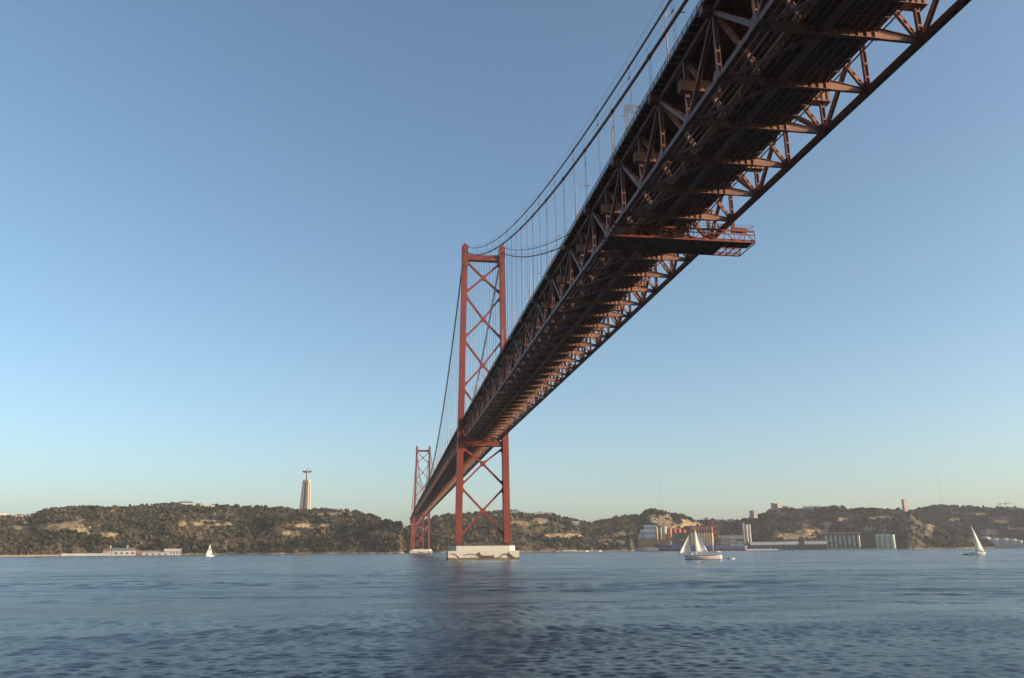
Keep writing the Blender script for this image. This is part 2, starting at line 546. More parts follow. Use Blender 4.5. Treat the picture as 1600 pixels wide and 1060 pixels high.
# towers
def tower(y0, y_dir=1):
    t = empty('tower', (0, y0, 0), 0, bridge)
    def hw(z): return 14.15 + (11.75 - 14.15) * (z - 9) / (190 - 9)      # leg centre from the axis
    def lw(z): return 3.7 + (3.15 - 3.7) * (z - 9) / (190 - 9)
    for s in (-1, 1):
        mb = MB()
        zz = [8.9] + [9 + 181 * i / 16 for i in range(1, 17)]
        for a, b in zip(zz[:-1], zz[1:]):             # welded lifts with a thin recessed joint between them
            for (p, q, ins) in ((a + .09, b - .09, 0), (b - .09, b + .09, .05)):
                if q > 190: q = 190
                cs = []
                for z in (p, q):
                    c, w, d = s * hw(z), lw(z) / 2 - ins, 3.2 - ins
                    cs += [(c - w, -d, z), (c + w, -d, z), (c + w, d, z), (c - w, d, z)]
                mb.hexa(cs)
        leg = mb.build('leg', M['tower'], t)
        mb = MB()
        c = s * hw(8)
        mb.box(c - 1.45, c + 1.45, -2.7, 2.7, 7.3, 9.0)
        mb.build('leg_base', M['dark'], t)
        # saddle housing on top
        mb = MB()
        c = s * hw(187)
        mb.box(c - 1.95, c + 1.95, -3.6, 3.6, 183.9, 184.5)
        mb.box(c - 1.72, c + 1.72, -3.5, 3.5, 184.5, 190.3)
        for q in (-1, 1):                             # lattice on the housing
            mb.beam((c - q * 1.6, -3.56, 184.7), (c + q * 1.6, -3.56, 189.8), .22, .1, (0, 1, 0))
            mb.box(c + q * 1.6 - .12, c + q * 1.6 + .12, -3.68, -3.505, 184.5, 190.3)
        mb.box(c - 1.9, c + 1.9, -3.75, 3.75, 190.3, 190.9)
        mb.box(c - 0.9, c + 0.9, -1.6, 1.6, 190.9, 192.9)
        mb.tube([(c, 0, 192.9), (c, 0, 195.2)], .12, 5)
        mb.build('saddle_housing', M['tower'], t)
        mb = MB()
        zc = 177
        mb.box(s * hw(zc) - 1.2, s * hw(zc) + 0.35, -3.30, -3.10, 174, 180.5)
        mb.build('access_panel', M['cable'], t)
    # portal beams
    mb = MB()
    n = 10
    w = hw(183.5) - lw(183.5) / 2 - .003
    for i in range(n):
        xa, xb = -w + 2 * w * i / n, -w + 2 * w * (i + 1) / n
        def zt(x): return 185.3 + 0.55 * (x / w) ** 2
        def zb(x): return 182.0 + 0.0 * x - 1.2 * max(0, abs(x / w) - .8) * 5 * .5
        mb.hexa([(xa, -2.2, zb(xa)), (xb, -2.2, zb(xb)), (xb, 2.2, zb(xb)), (xa, 2.2, zb(xa)), (xa, -2.2, zt(xa)), (xb, -2.2, zt(xb)), (xb, 2.2, zt(xb)), (xa, 2.2, zt(xa))])
    mb.build('portal_beam', M['tower'], t)
    mb = MB()
    w = hw(66) - lw(66) / 2 - .003
    mb.box(-w, w, -2.3, 2.3, 64.7, 67.3)
    mb.box(-w, w, -2.45, 2.45, 67.302, 67.6)
    mb.build('portal_beam', M['tower'], t)
    # crossed braces with rounded gusset plates
    def cross(zt_, zb_, zc_):
        mb = MB()
        xt, xb = hw(zt_) - lw(zt_) / 2, hw(zb_) - lw(zb_) / 2
        e = .05
        for s in (-1, 1):
            mb.beam((s * (xt - .1), 0, zt_), (0, 0, zc_), 2.0 - e * (s + 1), 1.05, (0, 0, 1))
            mb.beam((0, 0, zc_), (s * (xb - .1), 0, zb_), 2.0 - e * (s + 1), 1.05, (0, 0, 1))
        mb.prism([((1.25 + .75 * abs(math.sin(2 * a))) * math.cos(a), -1.04, zc_ + (1.25 + .75 * abs(math.sin(2 * a))) * math.sin(a)) for a in [2 * math.pi * q / 32 for q in range(32)]], (0, 2.08, 0))
        for s in (-1, 1):
            for (zz, xx, dn) in ((zt_, xt, -1), (zb_, xb, 1)):
                X = s * (xx - .004)
                mb.prism([(X, -1.06, zz - dn * 1.7), (X - s * .4, -1.06, zz - dn * .9), (X - s * 1.1, -1.06, zz + dn * .6), (X - s * 1.6, -1.06, zz + dn * 1.3), (X - s * 1.1, -1.06, zz + dn * 1.8), (X - s * .35, -1.06, zz + dn * 2.1), (X, -1.06, zz + dn * 3.1)], (0, 2.12, 0))
        mb.build('cross_brace', M['tower'], t)
    cross(180.6, 161.2, 170.7); cross(157.8, 132.0, 143.6); cross(128.6, 101.5, 114.2); cross(98.3, 70.0, 84)
    cross(63.4, 42.6, 54.4); cross(39.6, 13.5, 27.2)
    return t
tower(0); tower(SPAN)

# lower tower of the approach beyond the far tower
def approach_pier(y0):
    t = empty('approach_tower', (0, y0, 0), 0, bridge)
    zt = zs(y0) - .5
    for s in (-1, 1):
        mb = MB()
        mb.hexa([(s * 13 - 1.5, -1.8, 2), (s * 13 + 1.5, -1.8, 2), (s * 13 + 1.5, 1.8, 2), (s * 13 - 1.5, 1.8, 2), (s * 10.6 - 1.2, -1.5, zt), (s * 10.6 + 1.2, -1.5, zt), (s * 10.6 + 1.2, 1.5, zt), (s * 10.6 - 1.2, 1.5, zt)])
        mb.build('leg', M['tower'], t)
    zz = [5, 26, 46, zt - 2]
    for a, b in zip(zz[:-1], zz[1:]):
        mb = MB()
        for s in (-1, 1):
            mb.beam((s * 11.3, .1 * s, a), (-s * 10.6, .1 * s, b), 1.2, 1.2, (0, 0, 1))
        mb.beam((-10.4, 0, b), (10.4, 0, b), 1.1, 1.1)
        mb.build('cross_brace', M['tower'], t)
approach_pier(SPAN + 250)

# ------------------------------------------------------------------ piers of the two towers
def pier_material():
    mt, nt, bs = node_mat('whitewashed_concrete')
    L = nt.links.new
    g = nt.nodes.new('ShaderNodeNewGeometry')
    sep = nt.nodes.new('ShaderNodeSeparateXYZ'); L(g.outputs['Position'], sep.inputs[0])
    nz = nt.nodes.new('ShaderNodeTexNoise'); nz.inputs['Scale'].default_value = .5; nz.inputs['Detail'].default_value = 6
    mp = nt.nodes.new('ShaderNodeMapping'); mp.inputs['Scale'].default_value = (1, 1, .35); L(g.outputs['Position'], mp.inputs[0]); L(mp.outputs[0], nz.inputs['Vector'])
    r1 = nt.nodes.new('ShaderNodeMapRange'); r1.inputs[1].default_value = .4; r1.inputs[2].default_value = .75; L(nz.outputs[0], r1.inputs[0])
    m1 = nt.nodes.new('ShaderNodeMix'); m1.data_type = 'RGBA'; m1.inputs[6].default_value = (.50, .47, .41, 1); m1.inputs[7].default_value = (.44, .41, .355, 1); L(r1.outputs[0], m1.inputs[0])
    # weed and rust at the tide line
    ad = nt.nodes.new('ShaderNodeMath'); ad.operation = 'MULTIPLY_ADD'; L(nz.outputs[0], ad.inputs[0]); ad.inputs[1].default_value = 1.6; ad.inputs[2].default_value = .25
    sb = nt.nodes.new('ShaderNodeMath'); sb.operation = 'SUBTRACT'; L(ad.outputs[0], sb.inputs[0]); L(sep.outputs['Z'], sb.inputs[1])
    r2 = nt.nodes.new('ShaderNodeMapRange'); r2.inputs[1].default_value = -.1; r2.inputs[2].default_value = .25; L(sb.outputs[0], r2.inputs[0])
    m2 = nt.nodes.new('ShaderNodeMix'); m2.data_type = 'RGBA'; L(m1.outputs[2], m2.inputs[6]); m2.inputs[7].default_value = (.13, .075, .03, 1); L(r2.outputs[0], m2.inputs[0])
    L(m2.outputs[2], bs.inputs['Base Color']); bs.inputs['Roughness'].default_value = .8
    return mt
M['pier'] = pier_material()
M['mural'] = paint('mural_grey_brown', (.085, .062, .052), (.065, .048, .042), .6, .8)
M['mural_pale'] = paint('mural_pale_grey', (.42, .43, .40), (.36, .37, .34), .6, .8)
def pier(y0, label):
    p = tag(empty('bridge_pier', (0, y0, 0)), label, 'pier', 'white concrete piers under the bridge towers')
    mb = MB(); mb.box(-20.3, 20.2, -8, 8, -6, 4.6); mb.build('footing', M['pier'], p)
    c = 4.4
    poly = [(-19.8, -1.0), (-15.6, -6), (15.0, -6), (18.6, -2.0), (18.6, 2), (15.0, 6), (-15.6, 6), (-19.8, 1)]
    mb = MB(); mb.prism([(x, y, 4.603) for x, y in poly], (0, 0, 2.75)); mb.build('upper_block', M['pier'], p)
    mb = MB()
    for x in (-9, -3, 1, 5.5, 10):
        mb.tube([(x, -5.4, 7.35), (x, -5.4, 8.5)], .06, 5)
    mb.tube([(-10, -5.4, 8.45), (10.5, -5.4, 8.45)], .04, 5); mb.tube([(-10, -5.4, 7.95), (10.5, -5.4, 7.95)], .04, 5)
    mb.build('handrail', M['galv'], p)
    def P(q): return [((x - 215) / 1185 * 40.5 - 20.3, -8.02, 4.6 - (z - 325) / 155 * 4.7) for x, z in q]
    dark = [[(445, 405), (490, 395), (510, 380), (560, 375), (620, 378), (670, 385), (700, 365), (745, 340), (740, 370), (760, 400), (800, 410), (930, 412), (990, 405), (970, 430), (990, 455), (940, 460), (780, 462), (730, 455), (700, 430), (660, 400), (600, 390), (540, 391), (510, 400), (480, 412)],
            [(1040, 440), (1080, 415), (1110, 390), (1150, 375), (1190, 380), (1215, 360), (1230, 335), (1235, 375), (1270, 405), (1300, 435), (1310, 465), (1200, 465), (1205, 440), (1180, 405), (1150, 395), (1110, 412), (1085, 437), (1060, 450)],
            [(240, 350), (265, 370), (310, 370), (350, 395), (390, 435), (415, 465), (385, 465), (360, 435), (330, 400), (290, 385), (265, 392)]]
    pale = [[(505, 404), (540, 394), (600, 393), (655, 404), (696, 434), (722, 455), (640, 438), (560, 425)],
            [(1090, 438), (1112, 416), (1150, 399), (1176, 409), (1199, 441), (1194, 465), (1110, 455)],
            [(290, 391), (328, 405), (356, 440), (378, 465), (340, 465), (310, 430)]]
    for q in dark: mb = MB(); mb.prism(P(q), (0, .015, 0)); mb.build('dolphin_mural', M['mural'], p)
    for q in pale: mb = MB(); mb.prism(P(q), (0, .015, 0)); mb.build('dolphin_mural', M['mural_pale'], p)
    return p
pier(0, 'near white concrete pier with dark dolphins painted on it, under the tall red tower')
pier(SPAN, 'small far white concrete pier under the distant second red tower')
MB_ap = MB(); MB_ap.box(-16, 16, -4, 4, -4, 2)
tag(MB_ap.build('concrete_footing', M['pier']), 'low concrete footing on the far shore behind the distant tower', 'footing').location = (0, SPAN + 250, 0)

# ------------------------------------------------------------------ maintenance gantry hung under the trusses
g = tag(empty('maintenance_gantry', (0, -328, 62.6)), 'red lattice maintenance gantry slung across the underside of the bridge deck', 'gantry')
GX0, GX1, GY0, GY1, GH = -12.6, 16.7, -3.6, 3.6, 2.3
def lattice(y):
    mb = MB()
    mb.beam((GX0, y, 0), (GX1, y, 0), .30, .26); mb.beam((GX0, y, GH), (GX1, y, GH), .26, .34)
    mb.beam((GX0, y, GH - .75), (GX1, y, GH - .75), .10, .22)
    mb.beam((GX0, y + .17 * (1 if y < 0 else -1), .42), (GX1, y + .17 * (1 if y < 0 else -1), .42), .05, .35)
    n = 14
    for i in range(n + 1):
        x = GX0 + (GX1 - GX0) * i / n
        mb.beam((x, y, .13), (x, y, GH - .17), .12, .12)
        if i < n:
            x2 = GX0 + (GX1 - GX0) * (i + 1) / n
            a, b = ((x, y, .13), (x2, y, GH - .17)) if i % 2 == 0 else ((x, y, GH - .17), (x2, y, .13))
            mb.beam(a, b, .13, .13)
    return mb
lattice(GY0).build('side_truss', M['gantry'], g); lattice(GY1).build('side_truss', M['gantry'], g)
mb = MB()
for i in range(21):
    x = GX0 + (GX1 - GX0) * i / 20
    mb.beam((x, GY0 + .16, -.02), (x, GY1 - .16, -.02), .14, .16)
for i in range(10):
    xa, xb = GX0 + (GX1 - GX0) * i / 10, GX0 + (GX1 - GX0) * (i + 1) / 10
    mb.beam((xa, GY0 + .2, -.14), (xb, GY1 - .2, -.14), .12, .07)
mb.build('bottom_frame', M['gantry'], g)
mb = MB()
mb.box(GX0 + .2, 11.2, GY0 + .2, GY1 - .2, .10, .17)
mb.box(11.2, GX1 - .2, GY0 + .2, GY0 + 3.4, .10, .17)
mb.build('walkway', M['dark'], g)
mb = MB()
for y in (GY0, GY1):
    mb.tube([(3, y, GH + 1.25), (GX1, y, GH + 1.25)], .04, 5); mb.tube([(3, y, GH + .75), (GX1, y, GH + .75)], .035, 5)
    for i in range(13):
        x = 3 + (GX1 - 3) * i / 12
        mb.tube([(x, y, GH + .1), (x, y, GH + 1.25)], .04, 5)
mb.tube([(GX1, GY0, GH + 1.25), (GX1, GY1, GH + 1.25)], .04, 5)
mb.build('railing', M['cable'], g)
mb = MB()
for i in range(5):
    x = -2.5 + .95 * i
    if i == 2: continue
    mb = MB(); mb.box(x, x + .55, GY0 + .3, GY0 + .9, .35, 1.95); mb.box(x + .05, x + .5, GY0 + .285, GY0 + .297, 1.2, 1.8)
    mb.build('equipment_box', M['plate'], g)
mb = MB()
for x in (8.6, 9.6, 10.6, 11.6): mb.box(x - .09, x + .09, GY0 + .5, GY0 + .68, GH + .2, GH + 1.5)
for z in (.5, 1.0, 1.5): mb.box(8.5, 11.7, GY0 + .5, GY0 + .68, GH + z - .12, GH + z)
mb.build('guard_cage', M['plate'], g)
for x in (-WT, WT):                                     # hangers up to the rails under the bottom chords
    for y in (-2.2, 2.2):
        mb = MB(); mb.box(x - .22, x + .22, y - .22, y + .22, GH + .18, 2.72 + (0.02 if y > 0 else -.03)); mb.box(x - .5, x + .5, y - .6, y + .6, GH + .172, GH + .42)
        mb.build('wheel_bogie', M['gantry'], g)
mb = MB(); mb.box(12.5, 15.5, GY0 + .5, GY0 + 1.6, GH + .2, GH + .9); mb.box(12.6, 13.1, GY0 + .6, GY0 + 1.5, GH + .9, GH + 1.9); mb.build('drive_unit', M['gantry'], g)

# ------------------------------------------------------------------ lamps and sign gantry on the roadway
def street_lamp():
    l = empty('street_lamp')
    mb = MB(); mb.tube([(0, 0, 0), (0, 0, 6.0), (0, 0, 9.6)], [.13, .10, .08], 7); mb.build('pole', M['lamp'], l)
    mb = MB(); mb.tube([(0, 0, 9.6), (.25, 0, 10.1), (.9, 0, 10.45), (2.6, 0, 10.65)], [.08, .07, .06, .05], 6); mb.build('arm', M['lamp'], l)
    mb = MB(); mb.hexa([(2.5, -.16, 10.55), (3.4, -.14, 10.6), (3.4, .14, 10.6), (2.5, .16, 10.55), (2.5, -.14, 10.72), (3.4, -.1, 10.7), (3.4, .1, 10.7), (2.5, .14, 10.72)]); mb.build('lamp_head', M['galv'], l)
    return l
proto = street_lamp(); first = True
for i in range(24):
    for s in (-1, 1):
        y = -364.5 + 31.8 * i + (0 if s < 0 else 15)
        if abs(y) < 8: continue
        if s > 0 and y < -200: continue                  # hidden behind the deck
        o = proto if first else copy_tree(proto)
        first = False
        o.location = (s * 11.55, y, zs(y) + ZR + .42)
        o.rotation_euler = (0, 0, 0 if s < 0 else math.pi)
        tag(o, 'slender curved-arm lamp post rising from the edge of the red bridge deck', 'street lamp', 'lamp posts along the bridge roadway')
sg = tag(empty('sign_gantry', (0, -342.8, zs(-342.8) + ZR + .42)), 'pale lattice sign gantry standing over the roadway beside the nearest hangers', 'sign gantry')
for s in (-1, 1):
    mb = MB()
    for dx in (-.28, .28):
        for dy in (-.28, .28): mb.box(s * 11.6 + dx - .05, s * 11.6 + dx + .05, dy - .05, dy + .05, 0, 6.6)
    for j in range(11):
        z = .6 * j
        mb.beam((s * 11.6 - .28, -.29, z), (s * 11.6 + .28, -.29, z + .6), .05, .05); mb.beam((s * 11.6 - .28, .29, z), (s * 11.6 + .28, .29, z + .6), .05, .05)
    mb.build('post', M['galv'], sg)
mb = MB()
for z in (5.5, 6.6):
    for y in (-.3, .3): mb.beam((-11.9, y, z), (11.9, y, z), .10, .10)
for j in range(20):
    x = -11.6 + 1.16 * j
    for y in (-.3, .3): mb.beam((x, y, 5.5 if j % 2 else 6.6), (x + 1.16, y, 6.6 if j % 2 else 5.5), .06, .06)
mb.build('cross_truss', M['galv'], sg)

# ------------------------------------------------------------------ river
def water_material():
    mt, nt, bs = node_mat('river_water')
    L = nt.links.new
    bs.inputs['Base Color'].default_value = (.018, .027, .042, 1)
    bs.inputs['Roughness'].default_value = .30
    bs.inputs['IOR'].default_value = 1.333
    bs.inputs['Specular IOR Level'].default_value = .5
    g = nt.nodes.new('ShaderNodeNewGeometry')
    # calmer and rougher patches
    mpw = nt.nodes.new('ShaderNodeMapping'); mpw.inputs['Scale'].default_value = (.004, .012, 1); mpw.inputs['Rotation'].default_value = (0, 0, .1); L(g.outputs['Position'], mpw.inputs[0])
    big = nt.nodes.new('ShaderNodeTexNoise'); big.inputs['Scale'].default_value = 1; big.inputs['Detail'].default_value = 5; L(mpw.outputs[0], big.inputs['Vector'])
    bigr = nt.nodes.new('ShaderNodeMapRange'); bigr.inputs[1].default_value = .33; bigr.inputs[2].default_value = .62; bigr.inputs[3].default_value = .45; bigr.inputs[4].default_value = 1.25; L(big.outputs[0], bigr.inputs[0])
    rr = nt.nodes.new('ShaderNodeMapRange'); rr.inputs[1].default_value = .35; rr.inputs[2].default_value = .65; rr.inputs[3].default_value = .07; rr.inputs[4].default_value = .34
    mpr = nt.nodes.new('ShaderNodeMapping'); mpr.inputs['Scale'].default_value = (.03, .09, 1); mpr.inputs['Rotation'].default_value = (0, 0, .08); L(g.outputs['Position'], mpr.inputs[0])
    nr_ = nt.nodes.new('ShaderNodeTexNoise'); nr_.inputs['Scale'].default_value = 1; nr_.inputs['Detail'].default_value = 8; nr_.inputs['Roughness'].default_value = .7; L(mpr.outputs[0], nr_.inputs['Vector'])
    L(nr_.outputs[0], rr.inputs[0]); L(rr.outputs[0], bs.inputs['Roughness'])
    hs = []
    for (sx, sy, rot, amp, det) in ((.09, .2, .15, .22, 4), (.3, .8, .2, .13, 5), (1.5, 3.4, -.2, .070, 6), (6.0, 13.0, .1, .036, 5)):
        mp = nt.nodes.new('ShaderNodeMapping'); mp.inputs['Scale'].default_value = (sx, sy, 1); mp.inputs['Rotation'].default_value = (0, 0, rot); L(g.outputs['Position'], mp.inputs[0])
        nz = nt.nodes.new('ShaderNodeTexNoise'); nz.inputs['Scale'].default_value = 1; nz.inputs['Detail'].default_value = det; nz.inputs['Roughness'].default_value = .55; L(mp.outputs[0], nz.inputs['Vector'])
        mu = nt.nodes.new('ShaderNodeMath'); mu.operation = 'MULTIPLY'; L(nz.outputs[0], mu.inputs[0]); mu.inputs[1].default_value = amp
        hs.append(mu)
    a = hs[0]
    for b in hs[1:]:
        ad = nt.nodes.new('ShaderNodeMath'); ad.operation = 'ADD'; L(a.outputs[0], ad.inputs[0]); L(b.outputs[0], ad.inputs[1]); a = ad
    bp = nt.nodes.new('ShaderNodeBump'); bp.inputs['Distance'].default_value = 1.0
    L(bigr.outputs[0], bp.inputs['Strength']); L(a.outputs[0], bp.inputs['Height']); L(bp.outputs[0], bs.inputs['Normal'])
    return mt
def build_water():
    r = [3.0]
    while r[-1] < 26: r.append(r[-1] * 1.03)
    while r[-1] < 90: r.append(r[-1] * 1.0026)
    while r[-1] < 220: r.append(r[-1] * 1.004)
    while r[-1] < 900: r.append(r[-1] * 1.007)
    while r[-1] < 60000: r.append(r[-1] * 1.06)
    r = np.array(r)
    az = np.concatenate([np.arange(-37, 54.01, .11), np.arange(60, 321, 5)])     # degrees from +Y, clockwise
    A = np.radians(az)
    RR, AA = np.meshgrid(r, A, indexing='ij')
    X = CAM.x + RR * np.sin(AA); Y = CAM.y + RR * np.cos(AA)
    Z = np.zeros_like(X)
    cell = RR * np.where(RR < 90, .0028, np.where(RR < 220, .0042, .0074)) + .01
    g = np.random.default_rng(3)
    for i in range(90):
        lam = 0.26 * (1.35 / 0.26) ** g.random()
        th = g.normal(math.radians(75), .60)             # wind chop running across the view
        kx, ky = 2 * math.pi / lam * math.cos(th), 2 * math.pi / lam * math.sin(th)
        amp = .0058 * lam ** .92 * g.uniform(.6, 1.3)
        ph = g.random() * 6.283
        damp = np.clip((lam / cell - 3.2) / 3, 0, 1)
        s = np.sin(kx * X + ky * Y + ph)
        Z += amp * damp * (s + .25 * s * s)
    for i in range(26):                                  # longer, gentler chop that still shows far out
        lam = 1.8 * (5.5 / 1.8) ** g.random()
        th = g.normal(math.radians(80), .45)
        kx, ky = 2 * math.pi / lam * math.cos(th), 2 * math.pi / lam * math.sin(th)
        Z += .0056 * lam * np.clip((lam / cell - 3.2) / 3, 0, 1) * np.clip((RR - 60) / 60, .08, 1) * np.clip(1 - (RR - 220) / 260, .12, 1) * g.uniform(.5, 1.3) * np.sin(kx * X + ky * Y + g.random() * 6.283)
    grp = .85 + .35 * np.sin(X * .05 + 1.3 * np.sin(Y * .06)) * np.sin(Y * .11 + .8 * np.sin(X * .043))
    # gusts: long thin patches of rougher and calmer water, at several sizes
    pt = np.zeros_like(X)
    for i in range(34):
        lam = 9 * (160 / 9) ** g.random()
        th = g.normal(math.radians(82), .28)
        pt += np.sin(2 * math.pi / lam * (math.cos(th) * X + math.sin(th) * Y) + 2.2 * np.sin(X * 2 * math.pi / (lam * 4.5) + i) + g.random() * 6.283)
    pt = np.clip(.95 + .32 * pt / 4.0 * np.clip((RR - 30) / 60, 0, 1) * 1.3, .25, 1.7)
    Z *= np.clip(grp, .5, 1.2) * pt
    Z[RR > 900] = 0
    nr, na = X.shape
    co = np.stack([X, Y, Z], -1).reshape(-1, 3)
    i0 = np.arange(nr - 1)[:, None] * na + np.arange(na)[None, :]
    j1 = np.arange(nr - 1)[:, None] * na + (np.arange(na)[None, :] + 1) % na
    q = np.stack([i0, i0 + na, j1 + na, j1], -1).reshape(-1, 4)
    return mesh_np('water', co, q, water_material(), True)
def mesh_np(name, co, quads, mat, smooth=False, attr=None):
    me = bpy.data.meshes.new(name)
    n, k = quads.shape
    me.vertices.add(len(co)); me.vertices.foreach_set('co', np.ascontiguousarray(co, np.float32).ravel())
    me.loops.add(n * k); me.loops.foreach_set('vertex_index', np.ascontiguousarray(quads, np.int32).ravel())
    me.polygons.add(n); me.polygons.foreach_set('loop_start', np.arange(n, dtype=np.int32) * k)
    me.update(calc_edges=True)
    me.polygons.foreach_set('use_smooth', [smooth] * n)
    for nm, a in (attr or {}).items():
        at_ = me.attributes.new(nm, 'FLOAT', 'POINT'); at_.data.foreach_set('value', np.ascontiguousarray(a, np.float32))
    me.materials.append(mat)
    o = bpy.data.objects.new(name, me); COL.objects.link(o)
    return o
water = tag(build_water(), kind='structure')
# ------------------------------------------------------------------ hills of the far shore
from mathutils import noise
def fbm(x, y, z=0.0, o=5): return noise.fractal(Vector((x, y, z)), 1.0, 2.0, o)

def ground_material():
    mt, nt, bs = node_mat('scrub_hillside')
    L = nt.links.new
    g = nt.nodes.new('ShaderNodeNewGeometry')
    def ns(sc, det, szz=1.0):
        mp = nt.nodes.new('ShaderNodeMapping'); mp.inputs['Scale'].default_value = (sc, sc, sc * szz); L(g.outputs['Position'], mp.inputs[0])
        n = nt.nodes.new('ShaderNodeTexNoise'); n.inputs['Scale'].default_value = 1; n.inputs['Detail'].default_value = det; n.inputs['Roughness'].default_value = .65; L(mp.outputs[0], n.inputs['Vector'])
        return n
    def ramp(n, a, b):
        r = nt.nodes.new('ShaderNodeMapRange'); r.inputs[1].default_value = a; r.inputs[2].default_value = b; L(n.outputs[0], r.inputs[0]); return r
    def mix(f, a, b):
        m_ = nt.nodes.new('ShaderNodeMix'); m_.data_type = 'RGBA'
        L(f.outputs[0], m_.inputs[0])
        for v, i in ((a, 6), (b, 7)):
            if isinstance(v, tuple): m_.inputs[i].default_value = (*v, 1)
            else: L(v.outputs[2], m_.inputs[i])
        return m_
    scrub = mix(ramp(ns(.02, 6), .4, .6), (.050, .044, .025), (.095, .070, .038))
    soil = mix(ramp(ns(.05, 6, 3), .55, .70), scrub, (.135, .095, .055))
    rock = mix(ramp(ns(.06, 7, 4), .35, .65), (.34, .25, .13), (.19, .135, .075))
    at_ = nt.nodes.new('ShaderNodeAttribute'); at_.attribute_name = 'rock'
    ad = nt.nodes.new('ShaderNodeMath'); ad.operation = 'MULTIPLY_ADD'
    n3 = ns(.08, 5); L(n3.outputs[0], ad.inputs[0]); ad.inputs[1].default_value = .9
    L(at_.outputs['Fac'], ad.inputs[2])
    fr = nt.nodes.new('ShaderNodeMapRange'); fr.inputs[1].default_value = .82; fr.inputs[2].default_value = 1.0; L(ad.outputs[0], fr.inputs[0])
    fin = mix(fr, soil, rock)
    # pale strand at the waterline
    sep = nt.nodes.new('ShaderNodeSeparateXYZ'); L(g.outputs['Position'], sep.inputs[0])
    sr = nt.nodes.new('ShaderNodeMapRange'); sr.inputs[1].default_value = 3.2; sr.inputs[2].default_value = 1.8; L(sep.outputs['Z'], sr.inputs[0])
    fin = mix(sr, fin, (.24, .19, .13))
    L(fin.outputs[2], bs.inputs['Base Color'])
    bs.inputs['Roughness'].default_value = .95
    bs.inputs['Specular IOR Level'].default_value = .1
    bp = nt.nodes.new('ShaderNodeBump'); bp.inputs['Strength'].default_value = .8; bp.inputs['Distance'].default_value = 3.0
    n4 = ns(.12, 6); L(n4.outputs[0], bp.inputs['Height']); L(bp.outputs[0], bs.inputs['Normal'])
    return mt
M['ground'] = ground_material()

def foliage_material():
    mt, nt, bs = node_mat('scrub_foliage')
    L = nt.links.new
    a = nt.nodes.new('ShaderNodeAttribute'); a.attribute_name = 'tint'
    cr = nt.nodes.new('ShaderNodeValToRGB')
    e = cr.color_ramp.elements
    e[0].position = 0; e[0].color = (.030, .030, .016, 1)
    e[1].position = 1; e[1].color = (.135, .095, .052, 1)
    for p, c in ((.35, (.043, .040, .021)), (.6, (.066, .055, .030)), (.8, (.095, .070, .040))):
        x = e.new(p); x.color = (*c, 1)
    L(a.outputs['Fac'], cr.inputs[0]); L(cr.outputs[0], bs.inputs['Base Color'])
    bs.inputs['Roughness'].default_value = .9
    bs.inputs['Specular IOR Level'].default_value = .1
    return mt
M['foliage'] = foliage_material()

